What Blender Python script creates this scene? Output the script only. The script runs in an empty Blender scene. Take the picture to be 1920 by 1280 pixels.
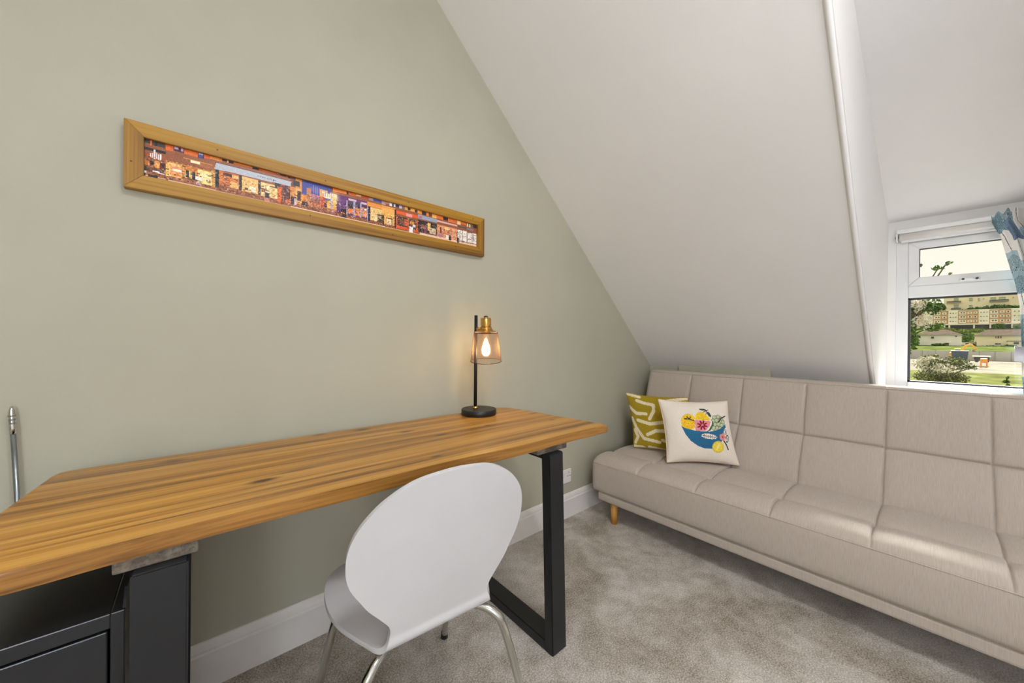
import bpy, bmesh, math, random
import numpy as np
from mathutils import Vector, Matrix, noise as mnoise

sc = bpy.context.scene
COL = sc.collection
# ------------------------------------------------------------------ camera
CAMZ = 1.12
_yaw, _pit, _rol = math.radians(49.117), math.radians(-0.1407), math.radians(0.5121)
_f = Vector((math.cos(_yaw), math.sin(_yaw), 0)); _r = Vector((math.sin(_yaw), -math.cos(_yaw), 0)); _u = Vector((0, 0, 1))
_fw = _f*math.cos(_pit) + _u*math.sin(_pit); _up = _u*math.cos(_pit) - _f*math.sin(_pit)
_R = _r*math.cos(_rol) + _up*math.sin(_rol); _U = _up*math.cos(_rol) - _r*math.sin(_rol)
cd = bpy.data.cameras.new('camera'); cam = bpy.data.objects.new('camera', cd); COL.objects.link(cam)
cd.sensor_width = 36.0; cd.lens = 36*681.34/1920; cd.clip_start = 0.05; cd.clip_end = 1500
M = Matrix.Identity(4)
for i in range(3):
    M[i][0] = _R[i]; M[i][1] = _U[i]; M[i][2] = -_fw[i]
M.translation = Vector((0, -1.52, CAMZ)); cam.matrix_world = M
sc.camera = cam
# ------------------------------------------------------------------ light
def s2l(c):
    c = c/255.0
    return c/12.92 if c <= 0.04045 else ((c+0.055)/1.055)**2.4
def lin(rgb): return tuple(s2l(v) for v in rgb)
w = bpy.data.worlds.new('sky'); sc.world = w; w.use_nodes = True
wt = w.node_tree; wt.nodes.clear()
bgn = wt.nodes.new('ShaderNodeBackground'); wo = wt.nodes.new('ShaderNodeOutputWorld')
bgn.inputs[0].default_value = (1.0, 0.93, 0.82, 1); bgn.inputs[1].default_value = 1.12     # bright hazy overcast sky
wt.links.new(bgn.outputs[0], wo.inputs[0])
sun = bpy.data.lights.new('sun', 'SUN'); suno = bpy.data.objects.new('sun', sun); COL.objects.link(suno)
sun.energy = 26.0; sun.angle = math.radians(7); sun.color = (1, .98, .97)      # hazy sun low over the backrest, through the dormer window
suno.rotation_euler = Vector((-math.cos(math.radians(36.2))*math.cos(math.radians(6)), math.cos(math.radians(36.2))*math.sin(math.radians(6)), -math.sin(math.radians(36.2)))).to_track_quat('-Z', 'Y').to_euler(); suno.location = (0, 0, 60)
CEIL_LAMP_W = 79.0
FILL_LAMP_W = 24.0  # glow of the added fill lamp out of view
BULB_W = 15.0
vs = sc.view_settings
vs.view_transform = 'Standard'; vs.look = 'None'; vs.gamma = 1; vs.exposure = 0.0; vs.use_curve_mapping = False
sc.cycles.max_bounces = 12; sc.cycles.diffuse_bounces = 6; sc.cycles.transparent_max_bounces = 24

# ------------------------------------------------------------------ helpers
def tag(o, label=None, cat=None, group=None, kind=None):
    if label: o['label'] = label
    if cat: o['category'] = cat
    if group: o['group'] = group
    if kind: o['kind'] = kind
    return o
def thing(name, label, cat, loc=(0, 0, 0), rz=0, group=None):
    o = bpy.data.objects.new(name, None); COL.objects.link(o)
    o.location = loc; o.rotation_euler = (0, 0, rz); o.empty_display_size = .1
    bpy.context.view_layer.update()
    return tag(o, label, cat, group)
def obj(name, bm, m, parent=None, smooth=False, world=True):
    """link a bmesh given in world coordinates as one object (child keeps its place)"""
    me = bpy.data.meshes.new(name)
    bmesh.ops.recalc_face_normals(bm, faces=bm.faces)
    bm.to_mesh(me); bm.free()
    if smooth:
        me.polygons.foreach_set('use_smooth', [True]*len(me.polygons))
    o = bpy.data.objects.new(name, me); COL.objects.link(o)
    for k in (m if isinstance(m, (list, tuple)) else [m]): me.materials.append(k)
    if parent:
        o.parent = parent
        if world:
            o.matrix_parent_inverse = wm(parent).inverted()
    return o
def wm(o):
    mm = o.matrix_basis.copy()
    if o.parent: mm = wm(o.parent) @ o.matrix_parent_inverse @ mm
    return mm
def box(bm, x0, y0, z0, x1, y1, z1, bev=0, seg=2, rot=None):
    r = bmesh.ops.create_cube(bm, size=1)
    vs_ = r['verts']
    for v in vs_:
        v.co = Vector(((x0+x1)/2 + v.co.x*abs(x1-x0), (y0+y1)/2 + v.co.y*abs(y1-y0), (z0+z1)/2 + v.co.z*abs(z1-z0)))
    if bev:
        es = list({e for v in vs_ for e in v.link_edges})
        rr = bmesh.ops.bevel(bm, geom=es, offset=bev, segments=seg, affect='EDGES', profile=.5)
        vs_ = list({v for f in rr['faces'] for v in f.verts} | {v for v in vs_ if v.is_valid})
    if rot: bmesh.ops.transform(bm, matrix=rot, verts=vs_)
    return vs_
def B(*a, **k):
    bm = bmesh.new(); box(bm, *a, **k); return bm
def prism(bm, pts, axis, a, b):
    """extrude a 2D polygon; axis 'x': pts=(y,z), 'y': pts=(x,z), 'z': pts=(x,y)"""
    def P(p, t):
        return (t, p[0], p[1]) if axis == 'x' else (p[0], t, p[1]) if axis == 'y' else (p[0], p[1], t)
    va = [bm.verts.new(P(p, a)) for p in pts]; vb = [bm.verts.new(P(p, b)) for p in pts]
    n = len(pts)
    bm.faces.new(va); bm.faces.new(vb[::-1])
    for i in range(n): bm.faces.new((va[i], vb[i], vb[(i+1) % n], va[(i+1) % n]))
def frame_of(t):
    t = t.normalized(); a = Vector((0, 0, 1)) if abs(t.z) < .9 else Vector((1, 0, 0))
    u = t.cross(a).normalized(); return u, t.cross(u).normalized()
def tube(bm, pts, r, seg=10, cap=True):
    pts = [Vector(p) for p in pts]; n = len(pts)
    rs = r if isinstance(r, (list, tuple)) else [r]*n
    rings = []; u = None
    for i, p in enumerate(pts):
        t = (pts[min(i+1, n-1)] - pts[max(i-1, 0)]).normalized()
        if u is None: u, v = frame_of(t)
        else:
            u = (u - t*u.dot(t)).normalized()
        v = t.cross(u)
        rings.append([bm.verts.new(p + (u*math.cos(2*math.pi*k/seg) + v*math.sin(2*math.pi*k/seg))*rs[i]) for k in range(seg)])
    for i in range(n-1):
        for k in range(seg):
            bm.faces.new((rings[i][k], rings[i][(k+1) % seg], rings[i+1][(k+1) % seg], rings[i+1][k]))
    if cap: bm.faces.new(rings[0][::-1]); bm.faces.new(rings[-1])
def lathe(bm, prof, cx, cy, seg=32, close=False):
    """prof = [(r,z)...]"""
    rings = []
    for r, z in prof:
        if r < 1e-5: rings.append([bm.verts.new((cx, cy, z))])
        else: rings.append([bm.verts.new((cx+r*math.cos(2*math.pi*k/seg), cy+r*math.sin(2*math.pi*k/seg), z)) for k in range(seg)])
    for a, b in zip(rings, rings[1:]):
        for k in range(seg):
            k2 = (k+1) % seg
            if len(a) == 1 and len(b) == 1: continue
            if len(a) == 1: bm.faces.new((a[0], b[k2], b[k]))
            elif len(b) == 1: bm.faces.new((a[k], a[k2], b[0]))
            else: bm.faces.new((a[k], a[k2], b[k2], b[k]))
def catmull(P, n):
    P = [np.array(p, float) for p in P]; out = []
    for i in range(len(P)-1):
        p0 = P[max(i-1, 0)]; p1 = P[i]; p2 = P[i+1]; p3 = P[min(i+2, len(P)-1)]
        for k in range(n):
            t = k/n
            out.append(.5*((2*p1) + (-p0+p2)*t + (2*p0-5*p1+4*p2-p3)*t*t + (-p0+3*p1-3*p2+p3)*t**3))
    out.append(P[-1]); return out
def gridmesh(name, V, nu, nv, m, parent=None, colors=None, smooth=True, world=True):
    """V: array (nu*nv,3); faces quads; colors (faces,3) linear -> attribute Col"""
    idx = np.arange(nu*nv).reshape(nu, nv)
    F = np.stack([idx[:-1, :-1], idx[1:, :-1], idx[1:, 1:], idx[:-1, 1:]], -1).reshape(-1, 4)
    me = bpy.data.meshes.new(name)
    me.vertices.add(len(V)); me.vertices.foreach_set('co', np.asarray(V, np.float32).ravel())
    me.loops.add(len(F)*4); me.loops.foreach_set('vertex_index', F.ravel().astype(np.int32))
    me.polygons.add(len(F)); me.polygons.foreach_set('loop_start', np.arange(0, len(F)*4, 4, dtype=np.int32))
    me.update(calc_edges=True)
    if smooth: me.polygons.foreach_set('use_smooth', np.ones(len(F), bool))
    if colors is not None: setcol(me, colors)
    me.validate()
    o = bpy.data.objects.new(name, me); COL.objects.link(o); me.materials.append(m)
    if parent:
        o.parent = parent
        if world: o.matrix_parent_inverse = wm(parent).inverted()
    return o
def setcol(me, colors):
    at = me.color_attributes.new('Col', 'FLOAT_COLOR', 'CORNER')
    c = np.ones((len(colors), 4, 4), np.float32); c[:, :, :3] = np.asarray(colors)[:, None, :]
    at.data.foreach_set('color', c.ravel())
def np_lin(a):
    a = np.asarray(a, float)/255.0
    return np.where(a <= .04045, a/12.92, ((a+.055)/1.055)**2.4)
# ------------------------------------------------------------------ materials
class N:
    def __init__(s, name):
        s.m = bpy.data.materials.new(name); s.m.use_nodes = True; s.t = s.m.node_tree
        s.b = s.t.nodes['Principled BSDF']; s.out = s.t.nodes['Material Output']
    def n(s, typ, **k):
        x = s.t.nodes.new(typ)
        for a, v in k.items():
            if a.startswith('_'): setattr(x, a[1:], v)
            else:
                key = int(a[1:]) if a[0] == 'i' and a[1:].isdigit() else a
                x.inputs[key].default_value = v
        return x
    def l(s, a, b): s.t.links.new(a, b)
    def coord(s, scale=(1, 1, 1), kind='Object', rot=(0, 0, 0)):
        tc = s.n('ShaderNodeTexCoord'); mp = s.n('ShaderNodeMapping')
        mp.inputs['Scale'].default_value = scale; mp.inputs['Rotation'].default_value = rot
        s.l(tc.outputs[kind], mp.inputs[0]); return mp.outputs[0]
    def noise(s, vec, scale, detail=3, rough=.55, dist=0):
        x = s.n('ShaderNodeTexNoise', Scale=scale, Detail=detail, Roughness=rough, Distortion=dist)
        s.l(vec, x.inputs['Vector']); return x.outputs['Fac']
    def ramp(s, fac, stops):
        r = s.n('ShaderNodeValToRGB'); e = r.color_ramp.elements
        while len(e) < len(stops): e.new(.5)
        for k, (p, c) in enumerate(stops):
            e[k].position = p; e[k].color = (*lin(c), 1) if not isinstance(c, float) else (c, c, c, 1)
        s.l(fac, r.inputs[0]); return r.outputs[0]
    def math(s, op, a, b=None, clamp=False):
        x = s.n('ShaderNodeMath', _operation=op, _use_clamp=clamp)
        for i, v in enumerate((a, b)):
            if v is None: continue
            if isinstance(v, (int, float)): x.inputs[i].default_value = v
            else: s.l(v, x.inputs[i])
        return x.outputs[0]
    def mix(s, fac, a, b, blend='MIX'):
        x = s.n('ShaderNodeMix', _data_type='RGBA', _blend_type=blend)
        for i, v in ((0, fac), (6, a), (7, b)):
            if isinstance(v, (int, float)): x.inputs[i].default_value = v
            elif isinstance(v, tuple): x.inputs[i].default_value = (*lin(v), 1)
            else: s.l(v, x.inputs[i])
        return x.outputs[2]
    def bump(s, h, strength=.2, dist=.002):
        b = s.n('ShaderNodeBump', Strength=strength, Distance=dist); s.l(h, b.inputs['Height']); s.l(b.outputs[0], s.b.inputs['Normal'])
    def base(s, c, rough=.5, metal=0, spec=.5):
        if isinstance(c, tuple): s.b.inputs['Base Color'].default_value = (*lin(c), 1)
        else: s.l(c, s.b.inputs['Base Color'])
        s.b.inputs['Roughness'].default_value = rough; s.b.inputs['Metallic'].default_value = metal
        s.b.inputs['Specular IOR Level'].default_value = spec
        return s
def simple(name, c, rough=.5, metal=0, var=.06, scale=6, bump=0, bscale=200, spec=.5):
    """one colour with a little procedural variation"""
    k = N(name); v = k.coord()
    d = tuple(max(0, x*(1-var)) for x in c); u = tuple(min(255, x*(1+var)) for x in c)
    k.base(k.ramp(k.noise(v, scale, 3), [(.3, d), (.7, u)]), rough, metal, spec)
    if bump: k.bump(k.noise(v, bscale, 2), bump)
    return k.m
def colmat(name, rough=.8, bump=0, bscale=(600, 600, 600), spec=.3):
    k = N(name); a = k.n('ShaderNodeAttribute', _attribute_name='Col')
    k.base(a.outputs['Color'], rough, 0, spec)
    if bump: k.bump(k.noise(k.coord(bscale), 1, 2), bump)
    return k.m
def wall_paint(name, c, var=.025):
    k = N(name); v = k.coord()
    d = tuple(x*(1-var) for x in c); u = tuple(min(255, x*(1+var)) for x in c)
    k.base(k.ramp(k.noise(v, 1.3, 4), [(.3, d), (.7, u)]), .75, 0, .25)
    h = k.math('ADD', k.math('MULTIPLY', k.noise(v, 3.5, 3), 6.0), k.noise(v, 260, 2))
    k.bump(h, .12, .002); return k.m
M_SAGE = wall_paint('sage_wall_paint', (177, 174, 156))
M_WHITE = wall_paint('white_ceiling_paint', (238, 236, 235), .012)
M_TRIM = simple('white_gloss_paint', (226, 222, 218), .35, var=.02)
M_UPVC = simple('white_upvc', (232, 232, 234), .3, var=.01)
M_SEAL = simple('grey_window_seal', (58, 58, 60), .6)
M_BLACKM = simple('black_powder_coat', (22, 23, 26), .42, var=.12, scale=30)
M_BLACKC = simple('black_lacquered_steel', (30, 31, 34), .3, var=.08, scale=8)
M_CHROME = simple('chrome', (205, 204, 200), .12, 1.0, var=.02)
M_STEEL = simple('brushed_steel', (150, 156, 160), .28, 1.0, var=.08, scale=20)
M_BRASS = simple('aged_brass', (206, 160, 84), .24, 1.0, var=.1, scale=30)
M_CHAIR = simple('white_plastic', (197, 195, 196), .42, var=.01, bump=.03, bscale=700)
M_OAKGREY = None
def carpet():
    k = N('grey_beige_carpet'); v = k.coord()
    big = k.math('ADD', k.math('MULTIPLY', k.noise(v, 2.6, 4, .6, .5), .72), k.math('MULTIPLY', k.noise(v, 17, 3, .6), .28))
    c = k.ramp(big, [(.38, (126, 111, 92)), (.5, (178, 168, 155)), (.61, (218, 211, 203))])
    fine = k.noise(v, 190, 3, .65)
    c2 = k.mix(.42, c, k.ramp(fine, [(.38, (64, 58, 52)), (.5, (165, 155, 143)), (.62, (236, 228, 216))]))
    k.base(c2, .95, 0, .1)
    k.b.inputs['Sheen Weight'].default_value = .25
    k.bump(k.math('ADD', fine, k.math('MULTIPLY', big, 2.0)), .55, .006); return k.m
M_CARPET = carpet()
def pine(name, cols, knots=(), ax=0, rough=.33, tint=1.0):
    """wood with the grain along object axis ax (0=x,1=y,2=z)"""
    k = N(name)
    def sc_(long, cross):
        s = [cross]*3; s[ax] = long; return tuple(s)
    tc = k.n('ShaderNodeTexCoord')
    wob = k.noise(k.coord(sc_(1.1, 3.0)), 1.0, 2, .5)
    wv = k.n('ShaderNodeTexWave', _wave_type='BANDS', _bands_direction='Y' if ax != 1 else 'X', Scale=5.2, Distortion=9.0, Detail=2.5)
    wv.inputs['Detail Scale'].default_value = .55; wv.inputs['Detail Roughness'].default_value = .5
    k.l(k.coord(sc_(.16, 1.0)), wv.inputs[0])
    fine = k.noise(k.coord(sc_(2.5, 170)), 1.0, 3, .6)
    streak = k.noise(k.coord(sc_(.55, 34)), 1.0, 3, .6)
    broad = k.noise(k.coord(sc_(.5, 8.5)), 1.0, 2, .5, .4)
    f = k.math('ADD', k.math('MULTIPLY', wv.outputs['Fac'], .07), k.math('ADD', k.math('ADD', k.math('MULTIPLY', streak, .50), k.math('MULTIPLY', broad, .30)), k.math('MULTIPLY', fine, .40)))
    c = k.ramp(f, [(.49, cols[0]), (.62, cols[1]), (.74, cols[2])])
    if knots:
        sep = k.n('ShaderNodeSeparateXYZ'); k.l(tc.outputs['Object'], sep.inputs[0])
        nz = k.math('MULTIPLY', k.math('SUBTRACT', k.noise(k.coord((14, 40, 14)), 1.0, 2), .5), .9)
        for (x, y, rx, ry, dark) in [(a_, b_, c_*1.5, d_*1.35, min(1.0, e_*1.5)) for a_, b_, c_, d_, e_ in knots]:
            dx = k.math('DIVIDE', k.math('SUBTRACT', sep.outputs[0], x), rx)
            dy = k.math('DIVIDE', k.math('SUBTRACT', sep.outputs[1], y), ry)
            d = k.math('SQRT', k.math('ADD', k.math('MULTIPLY', dx, dx), k.math('MULTIPLY', dy, dy)))
            d = k.math('ADD', d, nz)
            fac = k.math('MULTIPLY', k.math('SUBTRACT', 1.35, d, True), dark, True)
            c = k.mix(fac, c, cols[3])
    k.base(c, rough, 0, .5)
    k.bump(f, .12, .0012); return k.m
PINE = [(112, 70, 24), (172, 120, 46), (200, 148, 66), (80, 44, 18)]
KN = [(0.12, -.475, .022, .010, .8), (.20, -.45, .035, .008, .35), (.53, -.575, .012, .006, .9), (.66, -.37, .018, .009, .5), (.47, -.12, .02, .012, .8), (.585, -.25, .02, .007, .75),
      (.88, -.36, .012, .008, .6), (1.16, -.45, .010, .006, .7), (-.05, -.155, .02, .012, .5), (.33, -.10, .015, .01, .4), (1.19, -.30, .02, .008, .5), (.02, -.52, .05, .007, .2)]
M_PINE = pine('stained_pine', PINE, KN)
M_PINE_EDGE = pine('stained_pine_edge', [(92, 58, 20), (138, 93, 38), (164, 116, 54), (70, 38, 16)])
M_FRAMEX = pine('rustic_frame_wood', [(100, 64, 4), (150, 104, 14), (172, 126, 28), (60, 34, 12)],
                [(.18, 0, .006, .05, .0)], rough=.5)
M_FRAMEZ = pine('rustic_frame_wood_upright', [(94, 60, 4), (142, 98, 14), (166, 120, 28), (60, 34, 12)], ax=2, rough=.5)
M_BATTEN = pine('weathered_grey_batten', [(58, 50, 42), (92, 82, 70), (120, 108, 94), (44, 36, 30)], ax=1, rough=.7)
M_LEG = pine('light_beech', [(150, 98, 34), (184, 128, 52), (204, 150, 72), (90, 60, 20)], ax=2, rough=.4)
def fabric(name, c, thread=(26, 700, 26), var=.07, rough=.9):
    k = N(name)
    t1 = k.noise(k.coord(thread), 1.0, 3, .6); t2 = k.noise(k.coord((900, 900, 900)), 1.0, 1)
    d = tuple(x*(1-var) for x in c); u = tuple(min(255, x*(1+var*.8)) for x in c)
    k.base(k.ramp(t1, [(.25, d), (.5, c), (.75, u)]), rough, 0, .2)
    k.b.inputs['Sheen Weight'].default_value = .15
    k.bump(k.math('ADD', t1, t2),   .12, .0008); return k.m
M_SOFA = fabric('oatmeal_sofa_fabric', (182, 170, 159))
M_SOFAT = M_SOFA
M_CUSHW = colmat('embroidered_cushion_cotton', .9, .25)
M_CUSHP = simple('cream_piping', (222, 196, 176), .9)
M_PRINT = colmat('glossy_photo_print', .35)
M_CURT = colmat('patchwork_curtain_cotton', .9, .2)
M_LINING = simple('grey_curtain_lining', (168, 168, 178), .9, bump=.2)
M_GRASS = simple('grass', (92, 94, 54), .95, var=.2, scale=.6, spec=0.0)
M_BANK = simple('rough_grass_bank', (72, 80, 40), .95, var=.35, scale=.35, spec=0.0)
M_GRAVEL = simple('site_gravel', (116, 111, 98), .95, var=.12, scale=.4, spec=0.0)
def glassmat():
    k = N('window_glass'); t = k.t
    tr = k.n('ShaderNodeBsdfTransparent'); gl = k.n('ShaderNodeBsdfGlossy', Roughness=.02)
    tr.inputs[0].default_value = (.96, .98, .97, 1)
    fr = k.n('ShaderNodeFresnel', IOR=1.45); mx = k.n('ShaderNodeMixShader')
    k.l(k.math('MULTIPLY', fr.outputs[0], .7), mx.inputs[0]); k.l(tr.outputs[0], mx.inputs[1]); k.l(gl.outputs[0], mx.inputs[2])
    k.l(mx.outputs[0], k.out.inputs[0]); t.nodes.remove(k.b); return k.m
M_GLASS = glassmat()
def emit(name, c, s):
    k = N(name); k.base((255, 255, 255)); k.b.inputs['Emission Color'].default_value = (*c, 1); k.b.inputs['Emission Strength'].default_value = s; return k.m
M_BULB = emit('glowing_bulb_glass', (1, .72, .38), 9)
M_FIL = emit('filament', (1, .7, .35), 40)
M_DIFF = emit('ceiling_lamp_diffuser', (.95, .96, .98), 2.0)
def bulbglass():
    k = N('clear_amber_bulb_glass'); tr = k.n('ShaderNodeBsdfTransparent'); gl = k.n('ShaderNodeBsdfGlossy', Roughness=.05); em = k.n('ShaderNodeEmission', Strength=.9)
    tr.inputs[0].default_value = (1, .88, .70, 1); em.inputs[0].default_value = (1, .66, .36, 1)
    a = k.n('ShaderNodeMixShader', i0=.12); k.l(tr.outputs[0], a.inputs[1]); k.l(gl.outputs[0], a.inputs[2])
    b = k.n('ShaderNodeMixShader', i0=.35); k.l(a.outputs[0], b.inputs[1]); k.l(em.outputs[0], b.inputs[2])
    k.l(b.outputs[0], k.out.inputs[0]); k.t.nodes.remove(k.b); return k.m
M_GLASSB = bulbglass()
# ================================================================== setting
def struct(name, bm, m, **k):
    return tag(obj(name, bm, m, **k), kind='structure')
SL = lambda x: 2.695 - .89*(x - .84)          # height of the sloping ceiling
DC = lambda x: 1.955 + .266*(3.62 - x)        # height of the dormer ceiling
YC = -1.317                                   # face of the dormer cheek
struct('floor', B(-1.5, -3.4, -.12, 3.0, .1, 0), M_CARPET)
bm = bmesh.new(); prism(bm, [(-1.6, 0), (2.95, 0), (2.95, SL(2.95)+.03), (.79, 2.78), (-1.6, 2.78)], 'y', 0, .12)
struct('wall_left', bm, M_SAGE)
struct('wall_back', B(-1.62, -3.5, 0, -1.5, .12, 2.78), M_SAGE)
bm = bmesh.new(); prism(bm, [(-1.6, 0), (2.95, 0), (2.95, SL(2.95)+.03), (.79, 2.78), (-1.6, 2.78)], 'y', -3.42, -3.3)
struct('wall_right', bm, M_WHITE)
bm = bmesh.new(); box(bm, 2.9, -3.4, 0, 3.0, .1, .80); box(bm, 2.9, YC+.001, .80, 3.0, .1, .9); box(bm, 2.9, -3.4, .80, 3.0, -2.051, .9)
struct('wall_far', bm, M_WHITE)
bm = bmesh.new(); box(bm, -1.6, -3.42, 2.75, .80, .12, 2.85); struct('ceiling', bm, M_WHITE)
def slope_slab(y0, y1, x0=.76, x1=3.0, t=.09):
    bm = bmesh.new(); prism(bm, [(x0, SL(x0)), (x1, SL(x1)), (x1+t, SL(x1)+t), (x0+t, SL(x0)+t)], 'y', y0, y1); return bm
struct('ceiling', slope_slab(YC+.0008, .12), M_WHITE)
struct('ceiling', slope_slab(-3.42, -2.0508), M_WHITE)
bm = bmesh.new(); prism(bm, [(.70, DC(.70)), (3.75, DC(3.75)), (3.75, DC(3.75)+.1), (.70, DC(.70)+.1)], 'y', -2.09, YC+.04)
struct('ceiling', bm, M_WHITE)
def cheek(y0, y1):
    bm = bmesh.new(); prism(bm, [(.875, SL(.875)+.006), (2.906, SL(2.906)+.006), (2.906, .785), (3.75, .785), (3.75, DC(3.75)+.03), (.875, DC(.875)+.03)], 'y', y0, y1); return bm
struct('wall_cheek', cheek(YC, YC+.035), M_WHITE)
struct('wall_cheek', cheek(-2.085, -2.05), M_WHITE)
# window wall with its opening
WY0, WY1, WZ0, WZ1 = -2.008, -1.356, .80, 1.885
bm = bmesh.new()
box(bm, 3.62, WY1, 0, 3.75, YC+.03, 2.1); box(bm, 3.62, -2.09, 0, 3.75, WY0, 2.1)
box(bm, 3.62, WY0, WZ1, 3.75, WY1, 2.1); box(bm, 3.62, WY0, 0, 3.75, WY1, WZ0)
struct('wall_window', bm, M_WHITE)
struct('trim_1', B(2.9, -2.05, .76, 3.64, YC, .80, .004), M_TRIM)
# rounded plaster bead on the arris of the dormer opening
bm = bmesh.new(); tube(bm, [(x, -1.3035, SL(x)+.004) for x in np.linspace(.8, 2.9, 12)], .0105, 12)
struct('trim_2', bm, M_WHITE, smooth=True)
# sage boxing at the head of the low wall behind the sofa
struct('trim_3', B(2.795, -.84, .3, 2.905, -.25, .940, .002), M_SAGE)
struct('trim_4', B(2.826, -.25, .3, 2.905, 0, .922), M_SAGE)
# baseboards
def baseboard(name, a, b, along, sgn):
    prof = [(0, 0), (.018, 0), (.018, .112), (.0135, .118), (.0135, .124), (.010, .136), (.004, .146), (0, .148)]
    bm = bmesh.new()
    if along == 'x': prism(bm, [(sgn*p[0] + (0 if sgn < 0 else -3.3), p[1]) for p in prof], 'x', a, b)
    else: prism(bm, [(along[1] + sgn*p[0], p[1]) for p in prof], 'y', a, b)
    return struct(name, bm, M_TRIM)
baseboard('baseboard_left', -1.5, 2.9, 'x', -1)
baseboard('baseboard_right', -1.5, 2.9, 'x', 1)
baseboard('baseboard_far', -3.3, -.02, ('y', 2.9), -1)
baseboard('baseboard_back', -3.3, -.02, ('y', -1.5), 1)

# ------------------------------------------------------------------ window
WIN = thing('window_1', None, None, (3.65, -1.68, .8)); WIN['kind'] = 'structure'
def wpart(name, bm, m=M_UPVC): return obj(name, bm, m, WIN)
X0, X1 = 3.618, 3.70
Z = dict(bot=.865, tr0=1.430, tr1=1.508, top=1.80)
wpart('frame_stile', B(X0, -1.413, WZ0, X1, WY1, WZ1, .003)); wpart('frame_stile', B(X0, WY0, WZ0, X1, -1.951, WZ1, .003))
wpart('frame_head', B(X0+.001, -1.951, Z['top'], X1, -1.413, WZ1, .003)); wpart('frame_sill', B(X0-.02, -1.951, WZ0, X1, -1.413, Z['bot'], .004))
wpart('transom', B(X0-.004, -1.951, Z['tr0'], X1, -1.413, Z['tr1'], .006))
for (ya, yb) in ((-1.951, -1.413),):
    za, zb = Z['tr1'], Z['top']; f = .048; g = .0007
    top, bot = (za + .054, zb - .044)
    def rail(pts):
        bm = bmesh.new(); prism(bm, pts, 'x', X0-.006, X1-.01)
        bmesh.ops.bevel(bm, geom=[e for e in bm.edges if abs(e.verts[0].co.x-(X0-.006)) < 1e-5 and abs(e.verts[1].co.x-(X0-.006)) < 1e-5], offset=.003, segments=2, affect='EDGES')
        wpart('sash_rail', bm)
    ia, ib = ya + f, yb - f
    rail([(ya, za), (yb-g, za), (ib-g, top), (ia, top)]); rail([(ya, zb), (ia, bot), (ib-g, bot), (yb-g, zb)])
    rail([(ya, za+g), (ia, top+g), (ia, bot-g), (ya, zb-g)]); rail([(yb, za+g), (yb, zb-g), (ib, bot-g), (ib, top+g)])
    wpart('pane', B(3.660, ia-.004, top-.004, 3.664, ib+.004, bot+.004), M_GLASS)
    # black gasket round the top light, grey gasket round the fixed light
    bm = bmesh.new()
    for b_ in ((ia, top, ib, top+.004), (ia, bot-.004, ib, bot), (ia, top, ia+.004, bot), (ib-.004, top, ib, bot)): box(bm, 3.645, b_[0], b_[1], 3.668, b_[2], b_[3])
    wpart('gasket', bm, M_SEAL)
    bm = bmesh.new(); zc, zd = Z['bot'], Z['tr0']
    for b_ in ((ya, zc, yb, zc+.01), (ya, zd-.011, yb, zd), (ya, zc, ya+.012, zd), (yb-.012, zc, yb, zd)): box(bm, 3.640, b_[0], b_[1], 3.672, b_[2], b_[3])
    wpart('gasket', bm, M_SEAL)
    wpart('pane', B(3.662, ya+.005, zc+.004, 3.666, yb-.005, zd-.004), M_GLASS)
    # casement handle on the top light's bottom rail
    yc = (ya+yb)/2 + .012
    h = wpart('handle', B(X0-.022, yc-.040, 1.516, X0-.006, yc+.040, 1.536, .005), M_UPVC)
    bm = bmesh.new(); box(bm, X0-.034, yc-.016, 1.518, X0-.020, yc+.036, 1.534, .004); obj('lever', bm, M_UPVC, h)
    for q in (-.028, .026):
        bm = bmesh.new(); tube(bm, [(X0-.0355, yc+q, 1.526), (X0-.020, yc+q, 1.526)], .0065, 8); obj('screw', bm, M_SEAL, h)
# ------------------------------------------------------------------ roller blind (rolled up)
RB = thing('roller_blind', 'white roller blind rolled up at the head of the window', 'blind', (3.58, -1.68, 1.84))
obj('head_rail', B(3.555, -2.000, 1.858, 3.619, -1.358, 1.889, .007, 3), M_UPVC, RB)
bm = bmesh.new(); tube(bm, [(3.585, -1.372, 1.838), (3.585, -1.99, 1.838)], .027, 20); obj('fabric_roll', bm, M_TRIM, RB, smooth=True)
obj('bottom_bar', B(3.574, -1.985, 1.800, 3.590, -1.38, 1.816, .004), M_UPVC, RB)
for y in (-1.3605, -1.9985):
    obj('end_bracket', B(3.556, y-.0045, 1.812, 3.616, y+.0045, 1.860, .002), M_UPVC, RB)
bm = bmesh.new(); tube(bm, [(3.585, -1.372, 1.838), (3.585, -1.352, 1.838)], .008, 10); obj('spindle', bm, M_STEEL, RB)
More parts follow.
